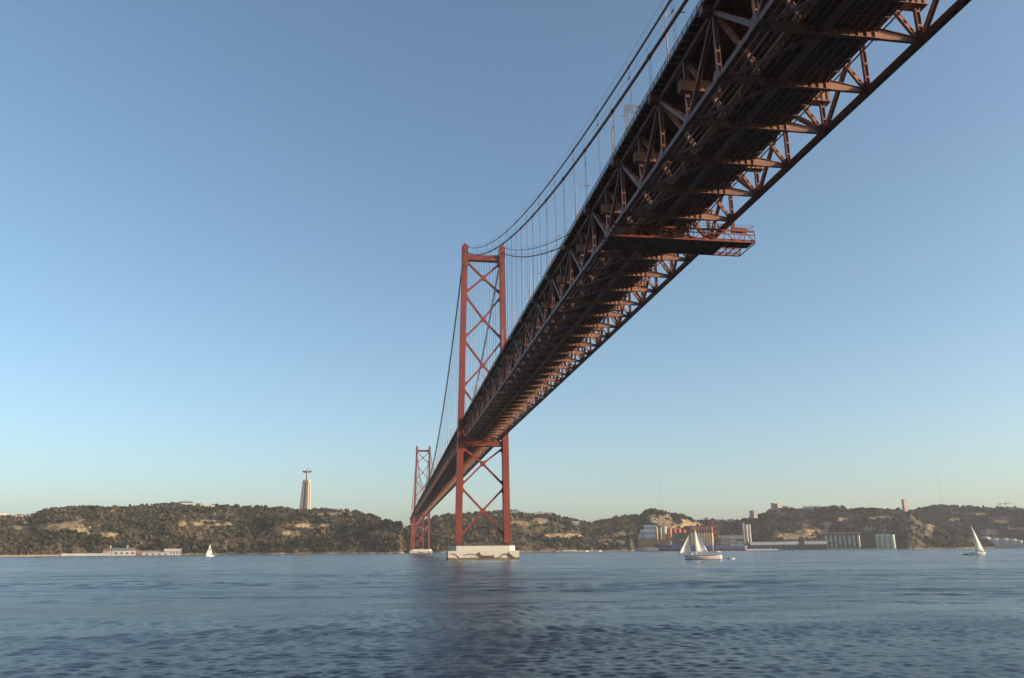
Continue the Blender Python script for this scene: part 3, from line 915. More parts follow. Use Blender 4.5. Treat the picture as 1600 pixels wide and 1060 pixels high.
shore_rocks = []
clumps = []           # (x, y, z, width, height, tint)
bvhs = []
def hill(name, pts, rocks, dens, seed, amp=.16, px0=None, px1=None, bare=(), step=1.6, nt_=84):
    """pts: (photo column, photo row of the ridge, metres to the ridge, metres to the shore, front steepness)"""
    pts = np.array(pts, float)
    pxs = np.arange(px0 if px0 is not None else pts[0, 0], (px1 if px1 is not None else pts[-1, 0]) + .1, step)
    col = [np.interp(pxs, pts[:, 0], pts[:, i]) for i in range(1, 5)]
    ts = np.concatenate([np.linspace(0, 1, nt_), 1 + np.array([.06, .14, .3, .6, 1.0, 1.6])])
    co = np.zeros((len(pxs), len(ts), 3)); rk = np.zeros((len(pxs), len(ts)))
    for i, px in enumerate(pxs):
        ry, dr, ds, st = (c[i] for c in col)
        d = ray(px, ry)
        zr = max(CAM.z + d.z * dr, 1.0)
        # gully noise moves the shore in and out a little
        ds2 = ds + 22 * fbm(px / 40, seed, 0, 3)
        for j, t in enumerate(ts):
            D = ds2 + (dr - ds2) * t if t <= 1 else dr + (t - 1) * 420
            x, y = CAM.x + d.x * D, CAM.y + d.y * D
            if t <= 1:
                s = 1 - (1 - t) ** st
                gl = fbm(x / 110 + seed, y / 190, 0, 6)
                gl2 = abs(fbm(x / 60, y / 260, seed + 3, 4))
                w = math.sin(math.pi * min(t * 1.02, 1)) ** .8
                z = zr * (s + amp * w * (gl * .9 - gl2 * .6))
                # terraces and small scarps
                z += zr * .035 * w * math.sin(9 * s + 3 * gl + px / 60)
                z = max(min(z, zr * (.25 + .75 * t + .06)), 0)
                z = z * min(1, t * 14) + (1 - min(1, t * 14)) * (.6 + 1.6 * t * 14)
            else:
                z = zr * max(0.2, 1 - .22 * (t - 1)) - 1.5 * min(1, (t - 1) * 8)
            if j == 0: z = -3
            co[i, j] = x, y, z
            # bare rock exposures
            v = Vector((x, y, z)) - CAM
            zz = v.dot(_F)
            sx, sy = 800 + FPX * v.dot(_R) / zz, 530 - FPX * v.dot(_U) / zz
            for (rx, ry_, rw, rh) in rocks:
                q = ((sx - rx) / rw) ** 2 + ((sy - ry_) / rh) ** 2
                if q < 1.6: rk[i, j] = max(rk[i, j], min(1, 1.6 - q))
    n0, n1 = len(pxs), len(ts)
    i0 = np.arange(n0 - 1)[:, None] * n1 + np.arange(n1 - 1)[None, :]
    q = np.stack([i0, i0 + n1, i0 + n1 + 1, i0 + 1], -1).reshape(-1, 4)
    o = mesh_np('hills', co.reshape(-1, 3), q, M['ground'], True, {'rock': rk.reshape(-1)})
    tag(o, kind='structure')
    bvhs.append(BVHTree.FromPolygons([tuple(c) for c in co.reshape(-1, 3)], [tuple(int(k) for k in f) for f in q]))
    for i in range(0, n0, 1):
        for _ in range(2):
            j = random.choice((1, 2, 2, 3, 4))
            shore_rocks.append((co[i, j] + np.array([random.uniform(-3, 3), random.uniform(-3, 3), 0]), random.uniform(.5, 1.9)))
    # scrub: denser in the gullies and on the flats, thin on the bare patches
    g = np.random.default_rng(seed)
    n = int(dens * len(pxs))
    for _ in range(n):
        fi, fj = g.random() * (n0 - 1.001), g.random() ** .85 * (nt_ + 1.9)
        i, j = int(fi), int(fj)
        if rk[i, j] > .45 and g.random() < .93: continue
        u, v = fi - i, fj - j
        p = (co[i, j] * (1 - u) + co[i + 1, j] * u) * (1 - v) + (co[i, j + 1] * (1 - u) + co[i + 1, j + 1] * u) * v
        if p[2] < 2.5: continue
        field = fbm(p[0] / 70, p[1] / 70, seed + 9, 4)
        if field < -.12 and g.random() < .55: continue
        big = g.random() < .20 + .6 * max(0, field)
        hgt = g.uniform(4.0, 9.0) if big else g.uniform(1.4, 4.0)
        tint = np.clip(.52 - .75 * field + .5 * fbm(p[0] / 230, p[1] / 230, seed + 4, 3) + g.normal(0, .15) - (.12 if big else -.10), 0, 1)
        if any(a <= pxs[i] <= b and lo <= fj / nt_ <= hi for a, b, lo, hi in bare): 
            if g.random() < .72: continue
        clumps.append((p[0], p[1], p[2] - .3, hgt * g.uniform(.9, 1.7), hgt, tint))
    return o

A_ = [(-130, 806, 2150, 1640, 1.9), (0, 809, 2150, 1640, 1.9), (48, 811, 2140, 1640, 2.0), (60, 806, 2130, 1640, 2.0), (76, 799, 2120, 1640, 2.2), (100, 797, 2120, 1640, 2.2), (130, 796, 2130, 1650, 2.0),
      (190, 797, 2150, 1650, 2.0), (212, 795, 2160, 1650, 2.0), (236, 792, 2170, 1650, 1.9), (260, 791, 2180, 1650, 1.9), (286, 790, 2190, 1650, 1.8), (300, 792, 2190, 1650, 1.7), (340, 794, 2190, 1650, 1.7),
      (380, 794, 2190, 1650, 1.7), (440, 796.5, 2190, 1645, 1.7), (476, 797, 2190, 1640, 1.7), (500, 798, 2180, 1630, 1.7), (540, 800, 2150, 1610, 1.8), (560, 802.5, 2120, 1600, 1.9), (580, 807.5, 2080, 1595, 2.1),
      (600, 815, 2000, 1590, 2.4), (612, 818.5, 1960, 1590, 2.8), (624, 820, 1900, 1590, 3.2), (627, 828, 1850, 1590, 3.2), (630, 850, 1800, 1600, 3), (633, 868, 1750, 1620, 2)]
hill('A', A_, [(112, 824, 19, 9), (88, 826, 12, 8), (120, 812, 16, 5), (136, 830, 14, 6), (70, 824, 18, 5), (30, 826, 25, 4), (4, 832, 8, 5), (165, 836, 22, 4), (285, 819, 7, 6), (330, 818, 30, 5), (350, 822, 16, 4), (480, 822, 38, 3.5), (455, 834, 14, 5), (520, 804, 30, 2.5), (150, 826, 12, 5)],
     44, 11, bare=[(430, 600, .5, .99), (300, 430, .55, .95)])
B_ = [(622, 832, 2300, 1900, 1.6), (640, 826, 2250, 1780, 1.8), (660, 818, 2220, 1720, 1.9), (673, 813, 2200, 1700, 1.9), (695, 807, 2200, 1700, 1.9), (733, 806, 2200, 1710, 1.9), (780, 802, 2210, 1720, 1.8), (808, 801.5, 2210, 1740, 1.8),
      (830, 802, 2210, 1760, 1.7), (864, 807, 2200, 1790, 1.6), (884, 812, 2200, 1820, 1.5), (911, 818, 2250, 1860, 1.4), (925, 820, 2330, 1880, 1.3), (939, 816.5, 2380, 1900, 1.3), (965, 810, 2400, 1930, 1.5), (984, 808, 2400, 1960, 1.6), (995, 807.5, 2400, 2120, 1.7),
      (1010, 801, 2400, 2130, 1.8), (1018, 799, 2400, 2140, 1.9), (1040, 802.5, 2400, 2150, 2.2), (1064, 806.5, 2430, 2160, 2.0), (1080, 813, 2500, 2170, 1.5), (1095, 815.5, 2600, 2180, 1.2), (1130, 816, 2700, 2200, 1.0), (1160, 817, 2750, 2230, 1.0), (1200, 828, 2780, 2280, 1)]
hill('B', B_, [(1042, 814, 11, 10), (1050, 822, 20, 7), (1024, 812, 14, 7), (1068, 818, 12, 6), (1085, 822, 16, 5), (835, 803, 26, 3), (810, 818, 16, 4), (880, 838, 30, 4), (955, 848, 22, 5), (972, 835, 14, 4), (845, 814, 12, 4)],
     40, 23, bare=[(810, 905, .3, .65)])
D_ = [(1105, 830, 2700, 2230, 1.3), (1130, 818, 2720, 2240, 1.5), (1150, 815.5, 2750, 2250, 1.6), (1170, 811.5, 2760, 2260, 1.7), (1190, 806, 2770, 2270, 1.7), (1202, 799, 2780, 2275, 1.8), (1226, 798, 2780, 2285, 1.8), (1250, 799, 2780, 2300, 1.8),
      (1280, 797.5, 2780, 2340, 1.8), (1290, 794, 2780, 2350, 1.8), (1310, 793, 2780, 2350, 1.8), (1330, 797, 2780, 2355, 1.8), (1380, 798.5, 2770, 2360, 1.7), (1398, 797.5, 2760, 2360, 1.7), (1412, 798.5, 2750, 2310, 1.6), (1422, 799, 2750, 2320, 1.6), (1440, 815, 2720, 2370, 1.5),
      (1460, 821.5, 2700, 2400, 1.5), (1480, 826, 2690, 2430, 1.4), (1500, 830, 2680, 2460, 1.4), (1518, 836, 2670, 2500, 1.4), (1532, 842, 2660, 2540, 1.4), (1545, 849, 2650, 2580, 1.3), (1556, 858, 2640, 2610, 1)]
hill('D', D_, [(1293, 820, 8, 5), (1284, 829, 12, 4), (1356, 828, 11, 4.5), (1245, 838, 28, 5), (1452, 832, 6, 8), (1380, 810, 22, 3), (1460, 821, 12, 2.5), (1260, 832, 18, 4), (1315, 812, 10, 3)],
     36, 37, bare=[(1380, 1550, .2, .9)])
E_ = [(1395, 812, 3300, 2900, 1.5), (1422, 800, 3350, 2900, 1.6), (1450, 794.5, 3350, 2880, 1.7), (1470, 792, 3350, 2870, 1.7), (1500, 793, 3350, 2860, 1.7), (1530, 794, 3350, 2860, 1.7), (1550, 796.5, 3350, 2850, 1.7), (1560, 795.5, 3350, 2850, 1.7), (1600, 796.5, 3350, 2850, 1.7), (1740, 800, 3350, 2850, 1.7)]
hill('E', E_, [(1590, 827, 24, 2.5), (1530, 804, 20, 2), (1560, 816, 16, 2.5), (1545, 832, 14, 5), (1500, 812, 18, 2)], 30, 51)
F_ = [(520, 834, 4300, 3600, 1.3), (580, 827, 4400, 3600, 1.3), (628, 824, 4400, 3600, 1.3), (640, 822, 4400, 3600, 1.3), (670, 824, 4400, 3600, 1.3), (730, 834, 4300, 3600, 1.3)]
hill('F', F_, [], 9, 77, nt_=30)
def ground_hit(px, py):
    """where the line of sight through a point of the photograph first meets the hills"""
    d = (_F * FPX + _R * (px - 800) - _U * (py - 530)).normalized()
    best = None
    for b in bvhs:
        h = b.ray_cast(CAM, d)
        if h[0] is not None and (best is None or h[3] < best[1]): best = (h[0], h[3])
    return best[0] if best else None
def ground_at(x, y):
    zb = None
    for b in bvhs:
        h = b.ray_cast(Vector((x, y, 900)), Vector((0, 0, -1)))
        if h[0] is not None and (zb is None or h[0].z > zb): zb = h[0].z
    return zb if zb is not None else 0

def foliage_mesh(cl, cards=16, seed=1):
    """leaf clumps: many small bent faces spread through each crown"""
    g = np.random.default_rng(seed)
    cl = np.array(cl); n = len(cl); k = cards
    u = g.normal(size=(n, k, 3)); u /= np.linalg.norm(u, axis=-1, keepdims=True)
    rad = g.random((n, k, 1)) ** .4
    c = u * rad
    c[..., 2] = c[..., 2] * .5 + .5
    w, h = cl[:, 3], cl[:, 4]
    ctr = np.stack([cl[:, 0, None] + c[..., 0] * w[:, None] / 2, cl[:, 1, None] + c[..., 1] * w[:, None] / 2, cl[:, 2, None] + c[..., 2] * h[:, None]], -1)
    nrm = u + g.normal(size=(n, k, 3)) * .5; nrm[..., 2] += .25
    nrm /= np.linalg.norm(nrm, axis=-1, keepdims=True)
    a = np.cross(nrm, g.normal(size=(n, k, 3))); a /= np.linalg.norm(a, axis=-1, keepdims=True)
    b = np.cross(nrm, a)
    s = (w[:, None] * g.uniform(.12, .34, (n, k)))[..., None]
    q = np.stack([ctr - a * s - b * s * .7, ctr + a * s * .8 - b * s, ctr + a * s + b * s * .8, ctr - a * s * .7 + b * s], 2)
    tint = np.repeat(np.clip(cl[:, 5, None] + g.normal(0, .06, (n, k)), 0, 1).reshape(-1), 4)
    return q.reshape(-1, 3), np.arange(n * k * 4).reshape(-1, 4), tint
ico = bmesh.new(); bmesh.ops.create_icosphere(ico, subdivisions=1, radius=1)
iv = np.array([v.co for v in ico.verts]); jf = [tuple(v.index for v in f.verts) for f in ico.faces]; ico.free()
rk_ = MB()
for p_, r_ in shore_rocks:
    sc_ = np.array([random.uniform(.7, 1.6), random.uniform(.7, 1.5), random.uniform(.45, .9)]) * r_
    rk_.add(iv * sc_ * rng.uniform(.75, 1.2, (len(iv), 1)) + p_, jf)
tag(rk_.build('shore_rocks', paint('shore_rock', (.21, .175, .13), (.085, .07, .055), .25, .9)), kind='stuff')
co, q, tint = foliage_mesh(clumps, 18)
tag(mesh_np('hillside_scrub', co, q, M['foliage'], False, {'tint': tint}), kind='stuff')


# ------------------------------------------------------------------ monument on the left hill
M['stone'] = paint('pale_stone', (.37, .325, .28), (.29, .255, .22), .08, .85, 5, streak=4)
M['stone2'] = paint('statue_stone', (.33, .26, .21), (.26, .20, .165), .3, .85)
M['shade'] = paint('slit_shade_tone', (.06, .045, .04), (.04, .03, .03), .3, .9)  # shade inside the pedestal slits, put into a dark base colour
mon = at(476.5, 797, 2175)
mz = ground_at(mon.x, mon.y) - 1.0
mon_s = 2175 / FPX * 1.015
pd = tag(empty('monument_pedestal', (mon.x, mon.y, mz), R(-18)), 'tall pale stone pedestal like a four-legged gateway on the left hilltop', 'monument')
PH = 78.0
for sx in (-1, 1):
    for sy in (-1, 1):
        mb = MB()
        o0, i0, o1, i1 = 11.6, 2.8, 8.3, 2.0          # outer and inner faces, at foot and at top
        def cr(o, i, z): return [(sx * i, sy * i, z), (sx * o, sy * i, z), (sx * o, sy * o * .92, z), (sx * i, sy * o * .92, z)]
        mb.hexa(cr(o0, i0, -5) + cr(o1, i1, PH - 6))
        mb.build('pillar', M['stone'], pd)
mb = MB()
mb.prism([(-8.5, -7.8, PH - 6), (8.5, -7.8, PH - 6), (8.5, 7.8, PH - 6), (-8.5, 7.8, PH - 6)], (0, 0, 3.5))
mb.hexa([(-8.5, -7.8, PH - 2.498), (8.5, -7.8, PH - 2.498), (8.5, 7.8, PH - 2.498), (-8.5, 7.8, PH - 2.498), (-6.6, -6.0, PH), (6.6, -6.0, PH), (6.6, 6.0, PH), (-6.6, 6.0, PH)])
mb.build('top_slab', M['stone'], pd)
mb = MB()
for s_ in (-1, 1):
    mb.box(-2.6, 2.6, s_ * 3.2 - .4, s_ * 3.2 + .4, 8, PH - 14) if False else None
mb.box(-2.2, 2.2, -2.2, 2.2, -4, PH - 9)  # added dark block that stands in for the shade between the pillars
mb.build('slit_shade_core', M['shade'], pd)
mb = MB(); mb.box(-19, 19, -16, 16, -6, .8); mb.box(-15, 15, -13, 13, .803, 1.6); mb.build('terrace', M['stone'], pd)
st = tag(empty('statue', (mon.x, mon.y, mz + PH), R(-18)), 'stone robed figure with outstretched arms standing on the tall hilltop pedestal', 'statue')
st.scale = (1.12, 1.12, 1.08)
mb = MB()
prof = [(3.1, 0), (3.0, 2), (2.6, 6), (2.3, 11), (2.5, 15), (2.9, 19), (3.0, 21.2), (2.2, 22.6), (1.0, 23.3), (.95, 24.0), (1.45, 25.0), (1.6, 26.4), (1.3, 27.6), (.6, 28.3)]
mb.lathe(prof, n=18, sx=1.0, sy=.82)
for s_ in (-1, 1):
    pts = [(s_ * 1.2, 0, 20.6), (s_ * 4, -.1, 20.9), (s_ * 8, -.2, 21.2), (s_ * 11.5, -.3, 21.6), (s_ * 13.6, -.3, 22.0)]
    mb.tube(pts, [1.7, 1.55, 1.3, .95, .45], 10)
    mb.prism([(s_ * 2, -.55, 20.4), (s_ * 10.8, -.55, 21.0), (s_ * 10.2, -.55, 18.2), (s_ * 6.0, -.55, 17.6), (s_ * 2.2, -.55, 16.0)], (0, 1.1, 0))
bm = bmesh.new(); me_ = mb.mesh('statue_body', M['stone2']); bm.from_mesh(me_); bm.free()
o = bpy.data.objects.new('body', me_); COL.objects.link(o); o.parent = st
rm = o.modifiers.new('remesh', 'REMESH'); rm.mode = 'VOXEL'; rm.voxel_size = .35; rm.use_smooth_shade = True
mb = MB(); mb.box(-4.2, 4.2, -3.6, 3.6, -.4, .6); mb.build('plinth', M['stone'], st)

# ------------------------------------------------------------------ buildings, tanks and quays of the far shore
def wallmat(nm, c, c2=None, sc=.15): 
    if nm not in M: M[nm] = paint(nm, c, c2 or tuple(v * .8 for v in c), sc, .85, 5, streak=2)
    return M[nm]
WHITE = wallmat('white_render', (.44, .42, .39)); CREAM = wallmat('cream_render', (.40, .34, .25)); PINK = wallmat('pink_render', (.34, .25, .21))
GREY = wallmat('grey_concrete', (.34, .33, .32)); DGREY = wallmat('dark_grey_concrete', (.15, .14, .14)); BROWN = wallmat('brown_brick', (.20, .11, .07))
REDROOF = wallmat('red_tile', (.20, .095, .07)); BLUE = wallmat('blue_grey_sheet', (.33, .39, .47)); ORANGE = wallmat('orange_render', (.38, .15, .075))
RED = wallmat('red_silo_paint', (.30, .075, .065)); PURPLE = wallmat('maroon_render', (.15, .055, .065)); CREAMO = wallmat('pale_orange_render', (.60, .40, .21))
GREEN = wallmat('pale_green_paint', (.40, .50, .42)); SLATE = wallmat('slate_roof', (.13, .14, .17)); GLASS = wallmat('dark_glass', (.05, .055, .065))
STEEL = wallmat('silver_steel', (.46, .46, .46))
def frame_for(px, py, D):
    p = at(px, py, D); d = ray(px, py)
    return p, math.atan2(-d.x, d.y)                     # local +x to the right, +y away from the river
def shift(px): return float(np.interp(px, [0, 320, 620, 1000, 1280, 1600], [7.5, 3.0, 0, 0, 3.6, 7.0]))
def house(name, label, cat, x0, x1, yt, yb, wall, roof=None, D=None, dep=12, shape='flat', nwin=0, group=None, wrow=1, extra=None, yaw=0.0):
    """a building that fills the given columns and rows of the photograph, at its own distance"""
    D_given = D is not None
    if D is None:
        h = ground_hit((x0 + x1) / 2, yb)
        D = math.hypot(h.x - CAM.x, h.y - CAM.y) if h else 2200
    else:
        sh = shift((x0 + x1) / 2); yt += sh; yb += sh
    p, rz = frame_for((x0 + x1) / 2, yb, D)
    px = D / FPX * 1.035
    w = (x1 - x0) * px; hgt = (yb - yt) * px
    o = tag(empty(name, p, rz + yaw), label, cat, group)
    rh = min(hgt * .35, w * .28) if shape in ('gable', 'ridge', 'hip') else min(1.0, hgt * .1)
    wh = hgt - rh
    mb = MB(); mb.box(-w / 2, w / 2, 0, dep, -9 if D_given else -3, wh); mb.build('wall', wall, o)
    mb = MB(); e = .4
    if shape == 'gable':                                # ridge runs away from the river
        mb.prism([(-w / 2 - e, -e, wh + .003), (w / 2 + e, -e, wh + .003), (0, -e, wh + rh)], (0, dep + 2 * e, 0))
    elif shape in ('ridge', 'hip'):
        k = rh * .8 if shape == 'hip' else 0
        mb.add([(-w / 2 - e, -e, wh + .003), (w / 2 + e, -e, wh + .003), (w / 2 + e, dep + e, wh + .003), (-w / 2 - e, dep + e, wh + .003), (-w / 2 - e + k, dep / 2, wh + rh), (w / 2 + e - k, dep / 2, wh + rh)],
               [(0, 1, 5, 4), (2, 3, 4, 5), (1, 2, 5), (3, 0, 4), (3, 2, 1, 0)])
    else:
        mb.box(-w / 2 - .2, w / 2 + .2, -.2, dep + .2, wh + .003, wh + rh)
    mb.build('roof', roof or wall, o)
    for r in range(wrow):
        for i in range(nwin):
            cx = -w / 2 + w * (i + .5) / nwin
            ww = w / nwin * .45; h0 = wh * (r + .3) / wrow; h1 = wh * (r + .72) / wrow
            mb = MB(); mb.box(cx - ww / 2, cx + ww / 2, -.03, .25, h0, h1); mb.build('window', GLASS, o)
    if extra: extra(o, w, hgt, dep)
    return o
def silo(label, xc, wpx, yt, yb, mat, D, group=None, top='flat', cat='silo', name='storage_silo', cap=None, dy=0):
    yt += shift(xc); yb += shift(xc)
    p, rz = frame_for(xc, yb, D)
    px = D / FPX * 1.035
    r = wpx * px / 2; h = (yb - yt) * px
    o = tag(empty(name, p + Vector((-math.sin(rz), math.cos(rz), 0)) * (r + dy), rz), label, cat, group)
    mb = MB(); mb.lathe([(r, -6), (r, h * .97), (r * .97, h)] if top == 'flat' else [(r, -6), (r, h * .80), (r * .92, h * .88), (r * .6, h * .97), (.3, h)], n=24)
    mb.build('shell', mat, o, True)
    mb = MB()
    n = 14
    for i in range(n):
        a, b = 2 * math.pi * i / n, 2 * math.pi * (i + 1) / n
        zt = h + 1.0 if top == 'flat' else h * .80 + 1.0
        mb.tube([(r * math.cos(a), r * math.sin(a), zt), (r * math.cos(b), r * math.sin(b), zt)], .07, 4)
        mb.tube([(r * math.cos(a), r * math.sin(a), zt - 1.1), (r * math.cos(a), r * math.sin(a), zt)], .06, 4)
    mb.build('handrail', cap or STEEL, o)
    return o

# left shore
house('riverside_wall', 'long low sandy sea wall at the foot of the leftmost cliff', 'wall', -60, 82, 861.3, 863.5, wallmat('sand_stone', (.26, .22, .17)), D=1628, dep=4)
house('riverside_wall', 'grey sea wall joined to the old warehouses on the left shore', 'wall', 106, 163, 860.2, 863.5, GREY, D=1628, dep=5)
house('warehouse', 'old riverside warehouse with pink walls beside the grey sea wall', 'warehouse', 162, 173, 855, 864.5, PINK, REDROOF, D=1630, dep=16, shape='ridge', nwin=3)
house('warehouse', 'largest old grey warehouse on the left shore, slate roofed with chimneys', 'warehouse', 173, 206, 854, 864, GREY, SLATE, D=1631, dep=22, shape='ridge', nwin=5,
      extra=lambda o, w, h, d: [MB().box(x - .9, x + .9, d / 2 - .9, d / 2 + .9, h - 3, h + 4.5).build('chimney', WHITE, o) for x in (-w * .42, w * .2)])
house('warehouse', 'brown brick warehouse between the big slate-roofed warehouse and the long low one', 'warehouse', 207, 219, 856, 865, BROWN, REDROOF, D=1632, dep=16, shape='gable', nwin=3)
house('warehouse', 'long low grey warehouse with a dun roof near the leftmost yacht', 'warehouse', 220, 258, 858, 865, GREY, wallmat('dun_roof', (.22, .19, .16)), D=1632, dep=18, shape='ridge', nwin=5)
house('warehouse', 'roofless grey riverside shed closest to the leftmost yacht', 'warehouse', 258, 280, 855.5, 865.5, GREY, DGREY, D=1633, dep=14, nwin=6)
house('shed', 'tiny white hut on the wooded left shore', 'shed', 106, 110, 854, 858, WHITE, REDROOF, dep=5, shape='gable')
# left skyline
house('house', 'white house cut by the left edge of the picture on the skyline', 'house', -8, 9, 803.5, 809, WHITE, CREAM, dep=14, nwin=4)
house('house', 'long white terrace with a pink roof on the far left skyline', 'house', 16, 47, 806.5, 812, WHITE, PINK, dep=14, shape='ridge', nwin=10)
house('house', 'hilltop house with a blue-grey pyramid roof among trees on the left', 'house', 281, 300, 784.5, 792, WHITE, SLATE, dep=20, shape='hip', nwin=4)
house('house', 'flat white hilltop building between the blue roof and the monument', 'house', 311, 333, 789.5, 793.5, WHITE, WHITE, dep=14, nwin=6)
# behind the bridge
house('house', 'dark flat-roofed hilltop house seen just left of the near tower leg', 'house', 774, 786, 797.5, 803, DGREY, SLATE, dep=12, nwin=2)
house('house', 'small white house below the ridge between the near tower legs', 'house', 771, 779, 804, 809, WHITE, CREAM, dep=8, shape='gable', nwin=1)
house('house', 'gabled grey and white house on the ridge right of the near tower', 'house', 799, 812, 796.5, 805, GREY, SLATE, dep=14, shape='gable', nwin=2)
house('house', 'long cream villa on the bare ridge right of the near tower', 'house', 834, 850, 800.5, 806, WHITE, CREAM, dep=14, shape='hip', nwin=5)
house('house', 'cream ridge house beside the long villa, nearer the valley', 'house', 851, 865, 801, 806.5, CREAM, PINK, dep=12, shape='hip', nwin=4)
house('house', 'white house tucked in trees on the slope into the valley', 'house', 893, 905, 815.5, 820.5, WHITE, WHITE, dep=10, shape='ridge', nwin=3)
for i, (a, b, t, mtl, lb) in enumerate([(845, 852, 860, CREAM, 'first cream hut on the shore right of the near pier'), (853, 861, 859, CREAM, 'larger cream hut on the shore right of the near pier'), (862, 869, 860, BROWN, 'brown hut on the shore right of the near pier'),
                                    (881, 887, 861, WHITE, 'small white hut on the shore below the valley'), (889, 901, 860.8, WHITE, 'long white hut on the shore below the valley')]):
    house('shore_hut', lb, 'hut', a, b, t - .6, 865, mtl, REDROOF if mtl is not WHITE else WHITE, D=1775 + i * 8, dep=7, shape='ridge', nwin=2)
# far town in the gap
for i in range(9):
    x0 = 629 + i * 4.4 + random.uniform(-1, 1)
    house('house', 'tiny hazy white house in the distant town seen through the gap', 'house', x0, x0 + random.uniform(3, 5.5), 822 + (i * 7 % 5), 829 + (i * 7 % 5), [WHITE, CREAM, PINK][i % 3], REDROOF, dep=14, shape='hip', group='distant town houses behind the far tower')

# the quay with the coloured silos
QD = 1985
q0, q1 = at(985, 860, QD), at(1300, 857, 2240)
mb = MB()
d = (q1 - q0); d.z = 0; nrm = Vector((-d.y, d.x, 0)).normalized()
mb.prism([(q0.x, q0.y, -3), (q1.x, q1.y, -3), (q1.x + nrm.x * 150, q1.y + nrm.y * 150, -3), (q0.x + nrm.x * 120, q0.y + nrm.y * 120, -3)], (0, 0, 5.6))
tag(mb.build('quay', GREY), kind='structure')
def pier_at(x): return QD + (x - 985) / 315 * 255 + 26
house('quay_building', 'large stepped blue-grey plant building on the quay bench', 'building', 1008, 1026, 823, 846, BLUE, BLUE, D=pier_at(1008) + 60, dep=24, nwin=5, wrow=3)
house('quay_building', 'lower blue-grey plant annex on the left of the stepped one', 'building', 1001, 1008, 830, 846, BLUE, WHITE, D=pier_at(1004) + 60, dep=18, nwin=2, wrow=2)
house('quay_building', 'white plant hut at the left end of the bench', 'building', 998.5, 1001.5, 836, 846, WHITE, WHITE, D=pier_at(1000) + 58, dep=10)
house('retaining_wall', 'brown earth bank wall under the blue-grey plant building', 'wall', 1000, 1045, 845, 862, wallmat('brown_earth', (.13, .085, .05)), D=pier_at(1015) + 34, dep=22)
house('container', 'long cream container on the brown bank', 'container', 1024, 1037, 841.5, 845, CREAM, CREAM, D=pier_at(1030) + 36, dep=8)
silo('slim yellow silo touching the blue-grey plant building', 1026.8, 3, 824, 840, CREAMO, pier_at(1026) + 30, top='dome')
silo('slim cream silo between the blue plant and the orange silo', 1032.8, 3, 825, 840, CREAM, pier_at(1032) + 30, top='dome')
silo('wide grey-white silo left of the orange silo', 1039, 8, 825, 844, WHITE, pier_at(1038) + 34)
silo('orange silo raised above an orange loading leg', 1046.5, 6.5, 826, 836, ORANGE, pier_at(1046) + 30)
house('loading_leg', 'tapering orange loading leg under the orange silo', 'tower', 1044.8, 1049.2, 836, 858, ORANGE, WHITE, D=pier_at(1046) + 26, dep=6)
house('kiosk', 'white kiosk at the foot of the orange loading leg', 'kiosk', 1044, 1050.5, 846.5, 860, WHITE, WHITE, D=pier_at(1046) + 10, dep=7)
for x, lb in ((1053.5, 'first red silo, next to the orange one'), (1060.8, 'middle red silo of the row of three'), (1068.6, 'shortest red silo, beside the maroon wall')):
    silo(lb, x, 7.0, 826.5 + (2 if x > 1065 else 0), 836, RED, pier_at(x) + 36, group='red silos on the quay')
house('plant_building', 'dark green plant building carrying the red silos', 'building', 1050, 1073.5, 835.5, 860, wallmat('dark_green_sheet', (.05, .065, .045)), D=pier_at(1060) + 24, dep=34, nwin=4)
# big ribbed orange silo block
sb = house('silo_block', 'tall ribbed orange and cream silo block behind the ketch', 'silo block', 1073, 1114, 825, 859, PURPLE, RED, D=pier_at(1093) + 34, dep=30)
p, rz = frame_for(1093, 859, pier_at(1093) + 34); k_ = (pier_at(1093) + 34) / FPX * 1.035
for i in range(9):
    x = (1083.2 + i * 3.55 - 1093.5) * k_
    mb = MB(); r_ = 1.70 * k_
    mb.lathe([(r_, -6), (r_, 24.2 * k_)], (x, -.5, 0), 16); mb.build('silo_cell', CREAMO, sb, True)
    mb = MB(); mb.lathe([(r_ * 1.02, 24.2 * k_ + .01), (r_ * 1.02, 31.0 * k_), (r_ * .7, 32.5 * k_)], (x, -.5, 0), 16); mb.build('cell_head', ORANGE, sb, True)
for i in range(3):
    x = (1097 + i * 3.4 - 1093.5) * k_
    mb = MB(); mb.box(x - 1.5 * k_, x + 1.5 * k_, -3.9 - r_, -.9 - r_, -6, 13 * k_); mb.build('annex', GREY, sb)
house('head_house', 'tall red-orange gabled tower at the right end of the silo block', 'tower', 1110.5, 1123, 814, 858, ORANGE, PURPLE, D=pier_at(1117) + 40, dep=34, shape='gable', nwin=2, wrow=5)
house('head_house', 'maroon wing behind the red-orange gabled tower', 'building', 1104, 1111, 816.5, 858, PURPLE, RED, D=pier_at(1117) + 70, dep=20)
cg = house('conveyor_bridge', 'long white roofed conveyor bridge between gabled tower and grey silos', 'conveyor', 1118, 1160, 835.5, 840.5, WHITE, CREAM, D=pier_at(1140) + 26, dep=8)
cg.children[0].scale.z = 1
for c in list(cg.children):
    if c.name.startswith('wall'):
        me_ = c.data
        for v in me_.vertices:
            if v.co.z < 0: v.co.z = 0
k_ = (pier_at(1140) + 26) / FPX * 1.035
for x in (-18, -8, 6, 19):
    MB().box(x * k_ - 1.2, x * k_ + 1.2, 2, 6, -26 * k_, -.003).build('trestle', DGREY, cg)
house('quay_building', 'dark concrete pylon under the white conveyor bridge', 'tower', 1121.5, 1127, 841, 860, DGREY, DGREY, D=pier_at(1124) + 12, dep=12, nwin=1, wrow=3)
house('quay_building', 'grey-beige works under the middle of the conveyor bridge', 'building', 1127.5, 1141, 842, 860, wallmat('beige_concrete', (.36, .31, .22)), GREY, D=pier_at(1134) + 8, dep=20, nwin=4, wrow=3)
